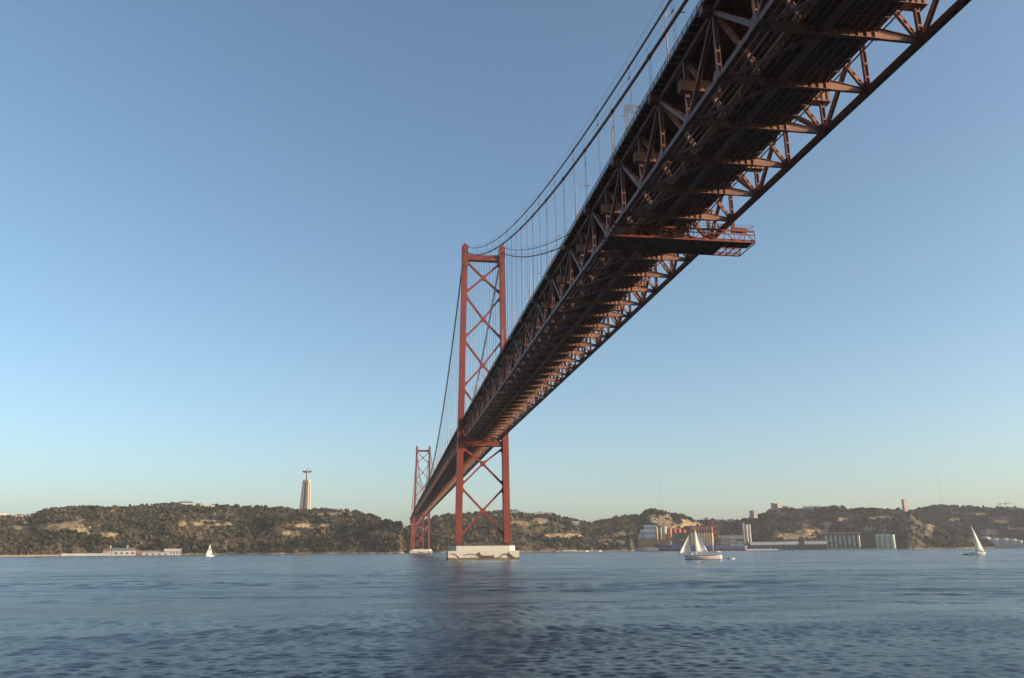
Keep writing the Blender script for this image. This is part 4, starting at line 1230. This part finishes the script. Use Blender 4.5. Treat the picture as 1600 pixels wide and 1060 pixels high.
house('quay_building', 'yellowish white works beside the dark grey silos', 'building', 1141.5, 1152, 844, 860, CREAM, WHITE, D=pier_at(1147) + 6, dep=20, nwin=3, wrow=2)
house('quay_building', 'small cream works shed nearest the dark grey silos', 'building', 1152.5, 1158.5, 846.5, 860, CREAM, SLATE, D=pier_at(1155) + 8, dep=16, shape='gable', nwin=2)
for x, t, w, lb in ((1163, 820.5, 5.5, 'leftmost and tallest of the dark grey silos, with a darker shaft'), (1168.6, 823, 4.6, 'second dark grey silo from the left'), (1173.2, 822.8, 4.4, 'rightmost slim grey silo of the tall cluster')):
    silo(lb, x, w, t, 858.5, GREY if x > 1165 else DGREY, pier_at(x) + 14, group='tall grey silos on the quay', cap=DGREY)
# long quay sheds to the right of the grey silos
house('quay_shed', 'open quay shed with a wide pale roof, right of the grey silos', 'shed', 1178, 1240, 846, 857.5, DGREY, WHITE, D=2160, dep=26, shape='ridge', nwin=9)
house('quay_shed', 'longer pale-roofed quay shed reaching towards the green posts', 'shed', 1240, 1288, 844.5, 856.5, BROWN, WHITE, D=2195, dep=26, shape='ridge', nwin=7)
house('quay_building', 'brown brick tower house between the quay sheds', 'building', 1250, 1257, 838, 857, BROWN, REDROOF, D=2185, dep=10, shape='gable', nwin=2, wrow=2)
# green posts carrying a conveyor
GD = 2240
cv = tag(empty('conveyor_gallery', frame_for(1315, 855 + shift(1315), GD)[0], frame_for(1315, 855, GD)[1]), 'red-brown roofed gallery standing on a row of pale green silos', 'conveyor')
k_ = GD / FPX * 1.035
mb = MB(); mb.box(-28 * k_, 26 * k_, 2, 14, 19.0 * k_, 21.0 * k_); mb.build('gallery', BROWN, cv)
mb = MB(); mb.prism([(-28.5 * k_, 1, 21.0 * k_ + .003), (-28.5 * k_, 15, 21.0 * k_ + .003), (-28.5 * k_, 8, 22.6 * k_)], (55 * k_, 0, 0)); mb.build('roof', REDROOF, cv)
mb = MB(); mb.beam((-32 * k_, -7, 12 * k_), (28 * k_, -7, 1.5 * k_), 3, 3.2); mb.build('sloping_conveyor', BROWN, cv)
mb = MB(); mb.beam((-30 * k_, -12, 9 * k_), (20 * k_, -12, 16.5 * k_), 2.2, 2.2); mb.build('sloping_conveyor', GREY, cv)
for i, x in enumerate((1292.5, 1300, 1307.2, 1314.3, 1321.5, 1328.8, 1336, 1343.5)):
    silo('slender pale green silo in the row of eight under the red-brown gallery', x, 3.3, 836.2, 855, GREEN, GD, group='slender green silos under the gallery', dy=4)
house('quay_building', 'dark brown block between the slender and the stout green silos', 'building', 1347.5, 1366, 830.5, 854.5, wallmat('dark_brown_sheet', (.075, .05, .04)), BROWN, D=2262, dep=24, nwin=3, wrow=2)
for i, (x, lb) in enumerate(((1371, 'stout pale green silo next to the dark brown block'), (1379.3, 'second stout pale green silo from the dark brown block'), (1387.6, 'third stout pale green silo from the dark brown block'), (1396, 'stout pale green silo farthest from the dark brown block'))):
    silo(lb, x, 6.9, 834.8, 853.5, GREEN, 2275, group='stout green silos on the right shore')
q0, q1 = at(1285, 857, 2215), at(1402, 855, 2250)
d = (q1 - q0); d.z = 0; nrm = Vector((-d.y, d.x, 0)).normalized()
mb = MB(); mb.prism([(q0.x, q0.y, -3), (q1.x, q1.y, -3), (q1.x + nrm.x * 150, q1.y + nrm.y * 150, -3), (q0.x + nrm.x * 150, q0.y + nrm.y * 150, -3)], (0, 0, 5.0))
tag(mb.build('quay', GREY), kind='structure')
# white tanks on the far right
for x, w, t, lb in ((1542, 13, 836, 'white storage tank nearest the right-hand yacht'), (1556, 14, 838, 'second white storage tank from the right-hand yacht'), (1571.5, 13, 838, 'third white storage tank from the right-hand yacht'), (1584.5, 11, 838.5, 'fourth white storage tank from the right-hand yacht'), (1595, 7, 840, 'smallest white storage tank at the picture edge')):
    silo(lb, x, w, t, 850, WHITE, 2872, group='white tanks on the far right shore', cat='tank', name='storage_tank', top='dome')
house('riverside_wall', 'low white jetty wall in front of the white tanks', 'wall', 1556, 1604, 846, 852.5, WHITE, WHITE, D=2846, dep=8)
# right skyline
house('apartment_block', 'grey apartment block alone on the skyline slope', 'apartment block', 1178, 1184, 799, 808, GREY, SLATE, dep=18, nwin=4, wrow=5, yaw=R(38))
house('apartment_block', 'tallest beige and orange apartment block on the skyline', 'apartment block', 1210.2, 1213.6, 787.5, 799, CREAM, GREY, dep=16, nwin=2, wrow=6, yaw=R(38))
house('apartment_block', 'orange apartment block joined to the tallest beige one', 'apartment block', 1215.4, 1220, 788.3, 799, wallmat('apricot_render', (.50, .31, .18)), GREY, dep=16, nwin=3, wrow=6, yaw=R(38))
house('house', 'cream houses row end beside the orange apartment block', 'house', 1223, 1231, 792, 798, CREAM, PINK, dep=12, nwin=3)
house('house', 'pink hilltop house right of the apartment blocks', 'house', 1232, 1240, 793.5, 799, PINK, REDROOF, dep=12, shape='hip', nwin=3)
house('house', 'long pale pink hilltop house above the open quay sheds', 'house', 1257, 1280, 792, 798.5, wallmat('pale_pink', (.52, .42, .38)), PINK, dep=14, shape='ridge', nwin=7)
house('watch_tower', 'lone brown-grey tower block on the right skyline', 'tower', 1414.2, 1419.6, 783.5, 799.5, wallmat('warm_grey', (.40, .33, .25)), wallmat('warm_grey', (.40, .33, .25)), dep=10, yaw=R(38))
for i, (a, b, t, mtl) in enumerate([(1092, 1100, 811, WHITE), (1101, 1106, 809.5, WHITE), (1108, 1117, 811.5, CREAM), (1119, 1124, 812.5, PINK), (1127, 1134, 811.8, WHITE), (1136, 1147, 812.2, WHITE)]):
    house('house', 'little pale house in the skyline row above the coloured silos', 'house', a, b, t, t + 5.5, mtl, REDROOF if i % 2 else WHITE, dep=12, shape='hip', nwin=2, group='pale houses on the saddle')
for i, (a, b, t) in enumerate([(1577, 1585, 794), (1588, 1597, 795)]):
    house('house', 'white house half hidden by trees on the far right skyline', 'house', a, b, t, t + 4.5, WHITE, REDROOF, dep=12, shape='hip', nwin=2, group='white houses on the far right skyline')
# cranes and masts
def crane(px, py, yb, D, jib, label):
    h = ground_hit(px, yb)
    if h: D = math.hypot(h.x - CAM.x, h.y - CAM.y)
    p, rz = frame_for(px, yb, D); k = D / FPX * 1.035
    o = tag(empty('tower_crane', p, rz), label, 'crane', 'tower cranes on the far right skyline')
    H = (yb - py) * k
    MB().box(-.8, .8, -.8, .8, -5, H).build('mast', GREY, o)
    mb = MB(); mb.beam((-jib * .35 * k, 0, H + .3), (jib * k, 0, H + .3), 1.3, 1.5); mb.build('jib', GREY, o)
    mb = MB(); mb.hexa([(-.7, -.7, H + 1.1), (.7, -.7, H + 1.1), (.7, .7, H + 1.1), (-.7, .7, H + 1.1), (-.2, -.2, H + 6), (.2, -.2, H + 6), (.2, .2, H + 6), (-.2, .2, H + 6)]); mb.build('apex', GREY, o)
    mb = MB(); mb.box(-jib * .35 * k, -jib * .2 * k, -1, 1, H - 2.2, H - .46); mb.build('counterweight', DGREY, o)
crane(1564, 789.5, 796, 3350, 6, 'tower crane with its jib over the far right skyline trees, nearer the yacht')
crane(1573, 789.2, 797, 3350, 5, 'tower crane with a short jib beside the other crane, nearer the picture edge')
def mast(px, yt, yb, label):
    h = ground_hit(px, yb); D = math.hypot(h.x - CAM.x, h.y - CAM.y) if h else 2500
    p, rz = frame_for(px, yb, D); k = D / FPX * 1.035
    mb = MB(); mb.tube([(0, 0, -4), (0, 0, (yb - yt) * k)], [.28, .16], 6)
    for i in range(3):
        mb.tube([(0, 0, (yb - yt) * k * .93), (9 * math.cos(i * 2.1), 9 * math.sin(i * 2.1), -3)], .06, 4)
    o = mb.build('radio_mast', GREY); o.location = p
    tag(o, label, 'mast')
mast(1033, 742, 800, 'hair-thin radio mast above the bare cliff with the silos below')
mast(1472, 745, 793, 'hair-thin radio mast on the right skyline')

# ------------------------------------------------------------------ trees that stand out on the skylines
M['leaf'] = paint('dark_leaves', (.040, .042, .022), (.075, .062, .034), .12, .9, 4, spec=.1)
M['bark'] = paint('bark', (.10, .075, .055), None, 1, .9)
def tree_mesh(seed, h, w, flat):
    g = np.random.default_rng(seed)
    cl = []
    for i in range(9):
        a, r_ = g.random() * 6.28, g.random() ** .6 * w * .32
        cl.append((r_ * math.cos(a), r_ * math.sin(a), h * (.32 + .42 * g.random() * flat), w * g.uniform(.32, .5), h * g.uniform(.22, .36), .3))
    co, q, t = foliage_mesh(cl, 60, seed)
    me = bpy.data.meshes.new('crown'); me.from_pydata([tuple(c) for c in co], [], [tuple(int(k) for k in f) for f in q]); me.materials.append(M['leaf'])
    mb = MB()
    mb.tube([(0, 0, -2), (.1, 0, h * .3), (.0, .1, h * .6)], [h * .035, h * .026, h * .012], 7)
    for i in range(4):
        a = i * 1.6 + g.random()
        mb.tube([(.05, 0, h * (.28 + .05 * i)), (math.cos(a) * w * .16, math.sin(a) * w * .16, h * .5), (math.cos(a) * w * .3, math.sin(a) * w * .3, h * .62)], [h * .015, h * .01, h * .005], 5)
    return me, mb.mesh('trunk', M['bark'])
protos = [tree_mesh(100 + i, h, w, f) for i, (h, w, f) in enumerate(((9, 9, .8), (11, 8, 1.0), (8, 11, .5), (12, 7, 1.1), (10, 12, .6)))]
def plant(px, py, i, label, group, s=1.0):
    h = ground_hit(px, py)
    if h is None: return
    o = tag(empty('tree', (h.x, h.y, h.z - .5), random.random() * 6.28), label, 'tree', group)
    o.scale = (s, s, s)
    for me, nm in zip(protos[i % 5], ('crown', 'trunk')):
        c = bpy.data.objects.new(nm, me); COL.objects.link(c); c.parent = o
def ridge_row(P, a, b, n, label, group, s):
    P = np.array(P)
    for i in range(n):
        px = a + (b - a) * (i + random.random() * .8) / n
        y = np.interp(px, P[:, 0], P[:, 1])
        for dy in (.8, 1.6, 2.6, 4.0):
            if ground_hit(px, y + dy) is not None:
                plant(px, y + dy, i * 3 + int(px), label, group, s * random.uniform(.75, 1.2)); break
ridge_row(A_, 55, 275, 26, 'dark bushy tree on the skyline of the wooded left hill', 'skyline trees of the wooded left hill', 1.0)
ridge_row(A_, 300, 460, 14, 'small dark tree on the flat skyline left of the monument', 'skyline trees left of the monument', .6)
ridge_row(A_, 492, 618, 16, 'small dark tree on the sloping skyline right of the monument', 'skyline trees right of the monument', .6)
ridge_row(B_, 676, 770, 10, 'dark tree on the ridge seen through the near tower legs', 'ridge trees behind the near tower', .9)
ridge_row(B_, 866, 1075, 20, 'dark tree along the ridge between the near tower and the silos', 'ridge trees above the valley and quarry', .9)
ridge_row(D_, 1152, 1290, 14, 'dark tree on the skyline among the apartment blocks', 'skyline trees around the apartment blocks', 1.0)
ridge_row(D_, 1290, 1412, 10, 'small dark tree on the skyline left of the lone tower block', 'skyline trees left of the lone tower', .8)
ridge_row(E_, 1432, 1604, 16, 'dark tree on the far right skyline', 'skyline trees of the far right hill', 1.1)
# ------------------------------------------------------------------ boats
def hull_mesh(L, B, free_bow, free_st, n=20, sheer=.18, transom=.55, bowr=1.0, flare=.25):
    """lofted hull, bow at +x, waterline at z = 0"""
    mb = MB(); rings = []
    m_ = 7
    for i in range(n + 1):
        t = i / n
        x = -L / 2 + L * t
        w = B / 2 * (transom + (1 - transom) * math.sin(min(1, t / .45) * math.pi / 2)) if t < .45 else B / 2 * max(0.012, (1 - ((t - .45) / .55) ** 2.2))
        top = free_st + (free_bow - free_st) * t ** 1.6 - sheer * math.sin(math.pi * t)
        ring = []
        for j in range(m_):
            a = j / (m_ - 1)
            ww = w * ((1 - flare) + flare * a) if a > 0 else w * (1 - flare) * .8
            ring.append((x + (.09 * L * (a - 1) * t ** 3), ww, -.5 + (top + .5) * a))
        rings.append(ring)
    vs, fs = [], []
    for ring in rings:
        vs += [(x, -y, z) for x, y, z in ring] + [(x, y, z) for x, y, z in reversed(ring)]
    k = 2 * m_
    for i in range(n):
        for j in range(k):
            a, b = i * k + j, i * k + (j + 1) % k
            fs.append((a, b, b + k, a + k))
    fs.append(tuple(range(k))); fs.append(tuple(reversed(range(n * k, n * k + k))))
    mb.add(vs, fs)
    def top_at(x):
        t = (x + L / 2) / L
        return free_st + (free_bow - free_st) * t ** 1.6 - sheer * math.sin(math.pi * t)
    return mb, top_at
def sail_mesh(tack, head, clew, belly, nrm=(0, 1, 0), n=10, roach=0.0):
    """three-cornered sail, curved, with real thickness"""
    T, H, C = Vector(tack), Vector(head), Vector(clew)
    nv = Vector(nrm)
    rows = []
    for i in range(n + 1):
        u = i / n
        row = []
        for j in range(n + 1):
            v = j / n
            a = T.lerp(H, u); b = C.lerp(H, u) + (C - T).normalized() * roach * math.sin(math.pi * u)
            p = a.lerp(b, v) + nv * belly * math.sin(math.pi * v) * math.sin(math.pi * min(1, u * .9 + .1)) * (1 - u * .5)
            row.append(p)
        rows.append(row)
    vs, fs = [], []
    k = n + 1
    for off in (0, .035):
        for r in rows: vs += [p + nv * off for p in r]
    N = k * k
    for i in range(n):
        for j in range(n):
            a = i * k + j
            fs.append((a, a + 1, a + k + 1, a + k)); fs.append((N + a, N + a + k, N + a + k + 1, N + a + 1))
    for i in range(n):
        for (a, b) in ((i, i + 1), (n * k + i, n * k + i + 1), (i * k, (i + 1) * k), (i * k + n, (i + 1) * k + n)):
            fs.append((a, b, N + b, N + a))
    mb = MB(); mb.add(vs, fs); return mb
M['hullw'] = paint('white_gelcoat', (.66, .65, .62), (.56, .55, .52), .4, .35, 4)
M['sail'] = paint('sailcloth', (.80, .78, .72), (.72, .69, .62), .25, .8, 3, spec=.1)
M['wood'] = paint('varnished_wood', (.28, .14, .06), (.18, .09, .04), 1.5, .4)
M['boot'] = paint('red_boot_top', (.35, .06, .04), None, 1, .5)
M['navy'] = paint('dark_blue_paint', (.035, .05, .10), (.03, .035, .06), .3, .5)
M['hullb'] = paint('faded_blue_paint', (.13, .21, .36), (.10, .15, .26), .12, .5)
M['hullr'] = paint('red_antifouling', (.36, .10, .085), (.25, .075, .065), .1, .7)
M['canvas'] = paint('pale_canvas', (.60, .56, .48), None, 1, .9)

def boat_root(name, label, cat, px, py, D, heading, heel=0.0, group=None):
    p = at(px, py, D)
    o = tag(empty(name, (p.x, p.y, .05)), label, cat, group)
    o.rotation_euler = (heel, 0, heading)
    return o
# two-masted ketch sailing towards the left of the picture
_, rz = frame_for(1098, 872, 395)
kt = boat_root('sailing_ketch', 'white two-masted sailing ketch with jib and mainsail set, towing a dinghy', 'sailboat', 1098, 872, 395, rz + math.pi + R(8), R(-2))
hm, tp = hull_mesh(17.6, 4.3, 2.2, 1.9, sheer=.45)
h_ = hm.build('hull', M['hullw'], kt, True)
mb, _t = hull_mesh(17.5, 4.36, .22, .22, sheer=0); mb.build('boot_stripe', M['boot'], h_, True)
mb = MB(); mb.prism([(-6.0, -1.35, 1.5), (3.8, -1.15, 1.5), (3.8, 1.15, 1.5), (-6.0, 1.35, 1.5)], (0, 0, .72)); mb.build('cabin', M['wood'], kt)
mb = MB(); mb.box(-5.7, 3.4, -1.1, 1.1, 2.225, 2.4); mb.build('cabin_roof', M['hullw'], kt)
mb = MB(); mb.tube([(8.0, 0, 2.1), (11.2, 0, 2.7)], [.14, .08], 7); mb.build('bowsprit', M['wood'], kt)
def spars(o, items, mat=None):
    for nm, pts, r in items:
        MB().tube(pts, r, 8).build(nm, mat or M['hullw'], o)
spars(kt, [('mast', [(2.9, 0, 1.4), (2.9, 0, 14.6)], [.16, .09]), ('mast', [(-5.0, 0, 1.4), (-5.0, 0, 11.4)], [.13, .07]), ('boom', [(2.8, 0, 3.3), (-2.6, -.9, 3.4)], [.09, .07]), ('boom', [(-5.1, 0, 3.1), (-8.6, .2, 3.2)], [.08, .06])])
sail_mesh((2.7, 0, 3.45), (2.75, 0, 13.6), (-2.5, -.9, 3.55), -.75, roach=.35).build('mainsail', M['sail'], kt, True)
sail_mesh((11.0, 0, 2.7), (5.6, 0, 11.4), (5.0, -1.2, 3.6), -.9).build('jib', M['sail'], kt, True)
mb = MB(); mb.tube([(-5.1, 0, 3.35), (-6.8, .1, 3.5), (-8.5, .2, 3.35)], [.22, .28, .12], 8); mb.build('furled_sail', M['canvas'], kt, True)
mb = MB()
for a, b in (((11.1, 0, 2.7), (2.9, 0, 14.5)), ((2.9, 0, 14.5), (2.4, 2.0, 2.0)), ((2.9, 0, 14.5), (2.4, -2.0, 2.0)), ((-5, 0, 11.2), (-5.5, 1.8, 1.9)), ((-5, 0, 11.2), (-5.5, -1.8, 1.9)), ((2.9, 0, 14.4), (-5, 0, 11.3)), ((-5, 0, 11.3), (-8.7, 0, 1.9))):
    mb.tube([a, b], .025, 4)
mb.build('rigging', M['galv'], kt)
mb = MB()
for i in range(15):
    x = -8.3 + 16.4 * i / 14
    w = 2.0 * (1 - max(0, (x / 8.8)) ** 2.2) if x > 0 else 1.9
    for s in (-1, 1): mb.tube([(x, s * w * .93, tp(x) - .05), (x, s * w * .93, tp(x) + .65)], .03, 4)
mb.build('guard_rail', M['galv'], kt)
mb = MB(); mb.tube([(6.9, -.9, 2.3), (5.4, -1.2, 2.5), (3.9, -1.0, 2.35)], [.15, .45, .3], 8); mb.build('deck_tender', M['canvas'], kt, True)
mb = MB(); mb.prism([(-8.2, -1.3, 3.05), (-6.2, -1.3, 3.15), (-6.2, 1.3, 3.15), (-8.2, 1.3, 3.05)], (0, 0, .12)); mb.box(-8.1, -8.0, -1.2, -1.1, 1.8, 3.05); mb.box(-8.1, -8.0, 1.1, 1.2, 1.8, 3.05); mb.build('awning', M['canvas'], kt)
dg = boat_root('dinghy', 'tiny white dinghy floating behind the ketch', 'dinghy', 1142, 873, 395, rz + math.pi + R(12))
hm, _t = hull_mesh(3.6, 1.5, .75, .55, n=12, sheer=.08); hm.build('hull', M['hullw'], dg, True)
mb = MB(); mb.box(-.9, -.6, -.6, .6, .50, .56); mb.box(.4, .7, -.55, .55, .52, .58); mb.build('thwart', M['wood'], dg)
# modern sloops
def sloop(px, py, D, heading, heel, L, H, label, jib=True, main=True, bimini=True, foot=.47):
    o = boat_root('sailing_yacht', label, 'sailboat', px, py, D, heading, heel)
    hm, tp = hull_mesh(L, L * .30, L * .115, L * .10, sheer=.1)
    hu = hm.build('hull', M['hullw'], o, True)
    mb = MB(); mb.prism([(-L * .22, -L * .095, L * .08), (L * .16, -L * .07, L * .09), (L * .22, 0, L * .09), (L * .16, L * .07, L * .09), (-L * .22, L * .095, L * .08)], (0, 0, L * .075)); mb.build('cabin', M['hullw'], o)
    for i in range(3):
        x = L * (-.16 + .1 * i)
        for s in (-1, 1):
            mb = MB(); mb.box(x - .04 * L, x + .025 * L, min(s * L * .088, s * L * .1), max(s * L * .088, s * L * .1), L * .118, L * .138); mb.build('window', GLASS, o)
    mx = L * .08
    spars(o, [('mast', [(mx, 0, L * .1), (mx, 0, H)], [.11, .07]), ('boom', [(mx - .1, 0, L * .24), (mx - L * .36, -.3, L * .25)], [.08, .06])])
    if main: sail_mesh((mx - .12, 0, L * .26), (mx - .1, 0, H * .97), (mx - L * .35, -.35, L * .265), -.5, roach=.5).build('mainsail', M['sail'], o, True)
    if jib: sail_mesh((L * foot, 0, L * .13), (mx + .25, 0, H * .92), (mx - L * .06, -L * .09, L * .17), -.6).build('jib', M['sail'], o, True)
    mb = MB()
    for a, b in (((L * .48, 0, L * .12), (mx, 0, H * .95)), ((-L * .48, 0, L * .1), (mx, 0, H)), ((mx, 0, H * .95), (mx - .3, L * .13, L * .11)), ((mx, 0, H * .95), (mx - .3, -L * .13, L * .11))): mb.tube([a, b], .025, 4)
    mb.build('rigging', M['galv'], o)
    if bimini:
        mb = MB(); mb.prism([(-L * .46, -L * .11, L * .26), (-L * .22, -L * .11, L * .275), (-L * .22, L * .11, L * .275), (-L * .46, L * .11, L * .26)], (0, 0, .15))
        for x in (-.45, -.23):
            for s in (-1, 1): mb.tube([(x * L, s * L * .1, L * .09), (x * L, s * L * .1, L * .262)], .04, 4)
        mb.build('bimini', M['canvas'], o)
    return o
_, rz = frame_for(1525, 860, 560)
o = sloop(1524.5, 866, 560, rz + R(14), R(0), 11.6, 17.6, 'white sailing yacht on the right with slim sails raked back and a canopy aft', main=False, foot=.43)
o.rotation_euler = (0, R(-3.5), rz + R(14)); o.location.z += .12
tn = boat_root('dinghy', 'dark inflatable dinghy towed behind the right-hand yacht', 'dinghy', 1509.5, 866, 556, rz + R(14))
mb = MB()
for s in (-1, 1): mb.tube([(-1.6, s * .55, .25), (.9, s * .55, .3), (1.7, s * .12, .45)], [.24, .24, .2], 8)
mb.build('tube', M['navy'], tn, True); mb = MB(); mb.box(-1.5, 1.2, -.45, .45, .12, .2); mb.build('floor', M['navy'], tn)
_, rz = frame_for(328, 866, 1050)
sloop(328, 867, 1050, rz + math.pi + R(25), R(2), 10.5, 14.5, 'small distant white sloop with full sails in front of the left hill', bimini=False)

# cargo ships moored at the quay
def ship(px0, px1, ytop, label, D, mats, bow_left=True, low=False):
    p, rz = frame_for((px0 + px1) / 2, 861, D)
    k = D / FPX * 1.035
    L = (px1 - px0) * k
    o = tag(empty('cargo_ship' if not low else 'barge', (p.x, p.y, 0), rz + (math.pi if bow_left else 0)), label, 'ship' if not low else 'barge')
    return o, L, k
o, L, k = ship(1026, 1158, 855, 'long blue and red cargo ship moored in front of the ribbed silo block', 1960, None)
mb, tp = hull_mesh(L, 30, 15.5, 11.0, n=30, sheer=.6, transom=.8, flare=.12); mb.build('hull', M['hullb'], o, True)
mb, _t = hull_mesh(L * .998, 30.3, 4.4, 4.4, n=30, sheer=0, transom=.8, flare=.12); mb.build('bottom_paint', M['hullr'], o, True)
mb = MB(); mb.prism([(L * .34, -10.5, 10.9), (L * .465, -5, 12.5), (L * .465, 5, 12.5), (L * .34, 10.5, 10.9)], (0, 0, 2.6)); mb.build('forecastle', M['navy'], o)
for i in range(6):
    x = -L * .28 + L * .1 * i
    mb = MB(); mb.box(x, x + L * .075, -9, 9, 10.4, 12.4); mb.box(x + 1, x + L * .075 - 1, -8, 8, 12.403, 12.9); mb.build('hatch', wallmat('hatch_rust', (.26, .10, .07)), o)
mb = MB(); mb.box(-L * .47, -L * .40, -11, 11, 10, 17); mb.box(-L * .455, -L * .41, -9, 9, 17.003, 20.5); mb.build('deckhouse', WHITE, o)
mb = MB(); mb.box(-L * .468, -L * .45, -2.5, 2.5, 20, 24); mb.build('funnel', M['navy'], o)
for x in (.12, -.12):
    mb = MB(); mb.box(L * x - .8, L * x + .8, -1, 1, 10.3, 24); mb.beam((L * x, 0, 22), (L * x + 17, 0, 27), .8, .9); mb.build('deck_crane', CREAMO, o)
mb = MB(); mb.tube([(L * .42, 0, 14), (L * .42, 0, 23)], [.35, .2], 6); mb.build('foremast', WHITE, o)
o, L, k = ship(990, 1027, 857, 'low grey barge moored left of the blue and red ship', 1950, None, low=True)
mb, tp = hull_mesh(L, 14, 8.0, 7.6, n=16, sheer=.1, transom=.95, flare=.05); mb.build('hull', GREY, o)
mb = MB(); mb.box(-L * .4, L * .3, -5.5, 5.5, 7.3, 9.0); mb.build('hold_coaming', DGREY, o)
for i, (x, lb, c) in enumerate(((917, 'small white motorboat moored under the valley, left of its companion', WHITE), (938, 'small white motorboat moored nearest the grey barge', WHITE))):
    p, rz = frame_for(x, 863, 1840)
    b_ = tag(empty('motorboat', (p.x, p.y, .1), rz + R(20)), lb, 'boat')
    mb, tp = hull_mesh(9.5, 3.2, 1.7, 1.3, n=14); mb.build('hull', M['hullw'], b_, True)
    mb = MB(); mb.box(-2.2, 1.2, -1.1, 1.1, 1.1, 2.9); mb.build('cabin', M['hullw'], b_)
    mb = MB(); mb.box(-.2, 1.25, -1.13, 1.13, 2.0, 2.5); mb.build('window', GLASS, b_)

# ------------------------------------------------------------------ air between here and the far shore
def haze():
    mt = bpy.data.materials.new('haze'); mt.use_nodes = True
    nt = mt.node_tree
    nt.nodes.remove(nt.nodes['Principled BSDF'])
    v = nt.nodes.new('ShaderNodeVolumePrincipled')
    v.inputs['Color'].default_value = (.80, .86, .95, 1)
    v.inputs['Density'].default_value = 0.00005
    v.inputs['Anisotropy'].default_value = 0.0
    nt.links.new(v.outputs[0], nt.nodes['Material Output'].inputs['Volume'])
    mb = MB(); mb.box(-4000, 4800, -1200, 6500, -8, 420)
    return tag(mb.build('haze', mt), kind='stuff')
haze()
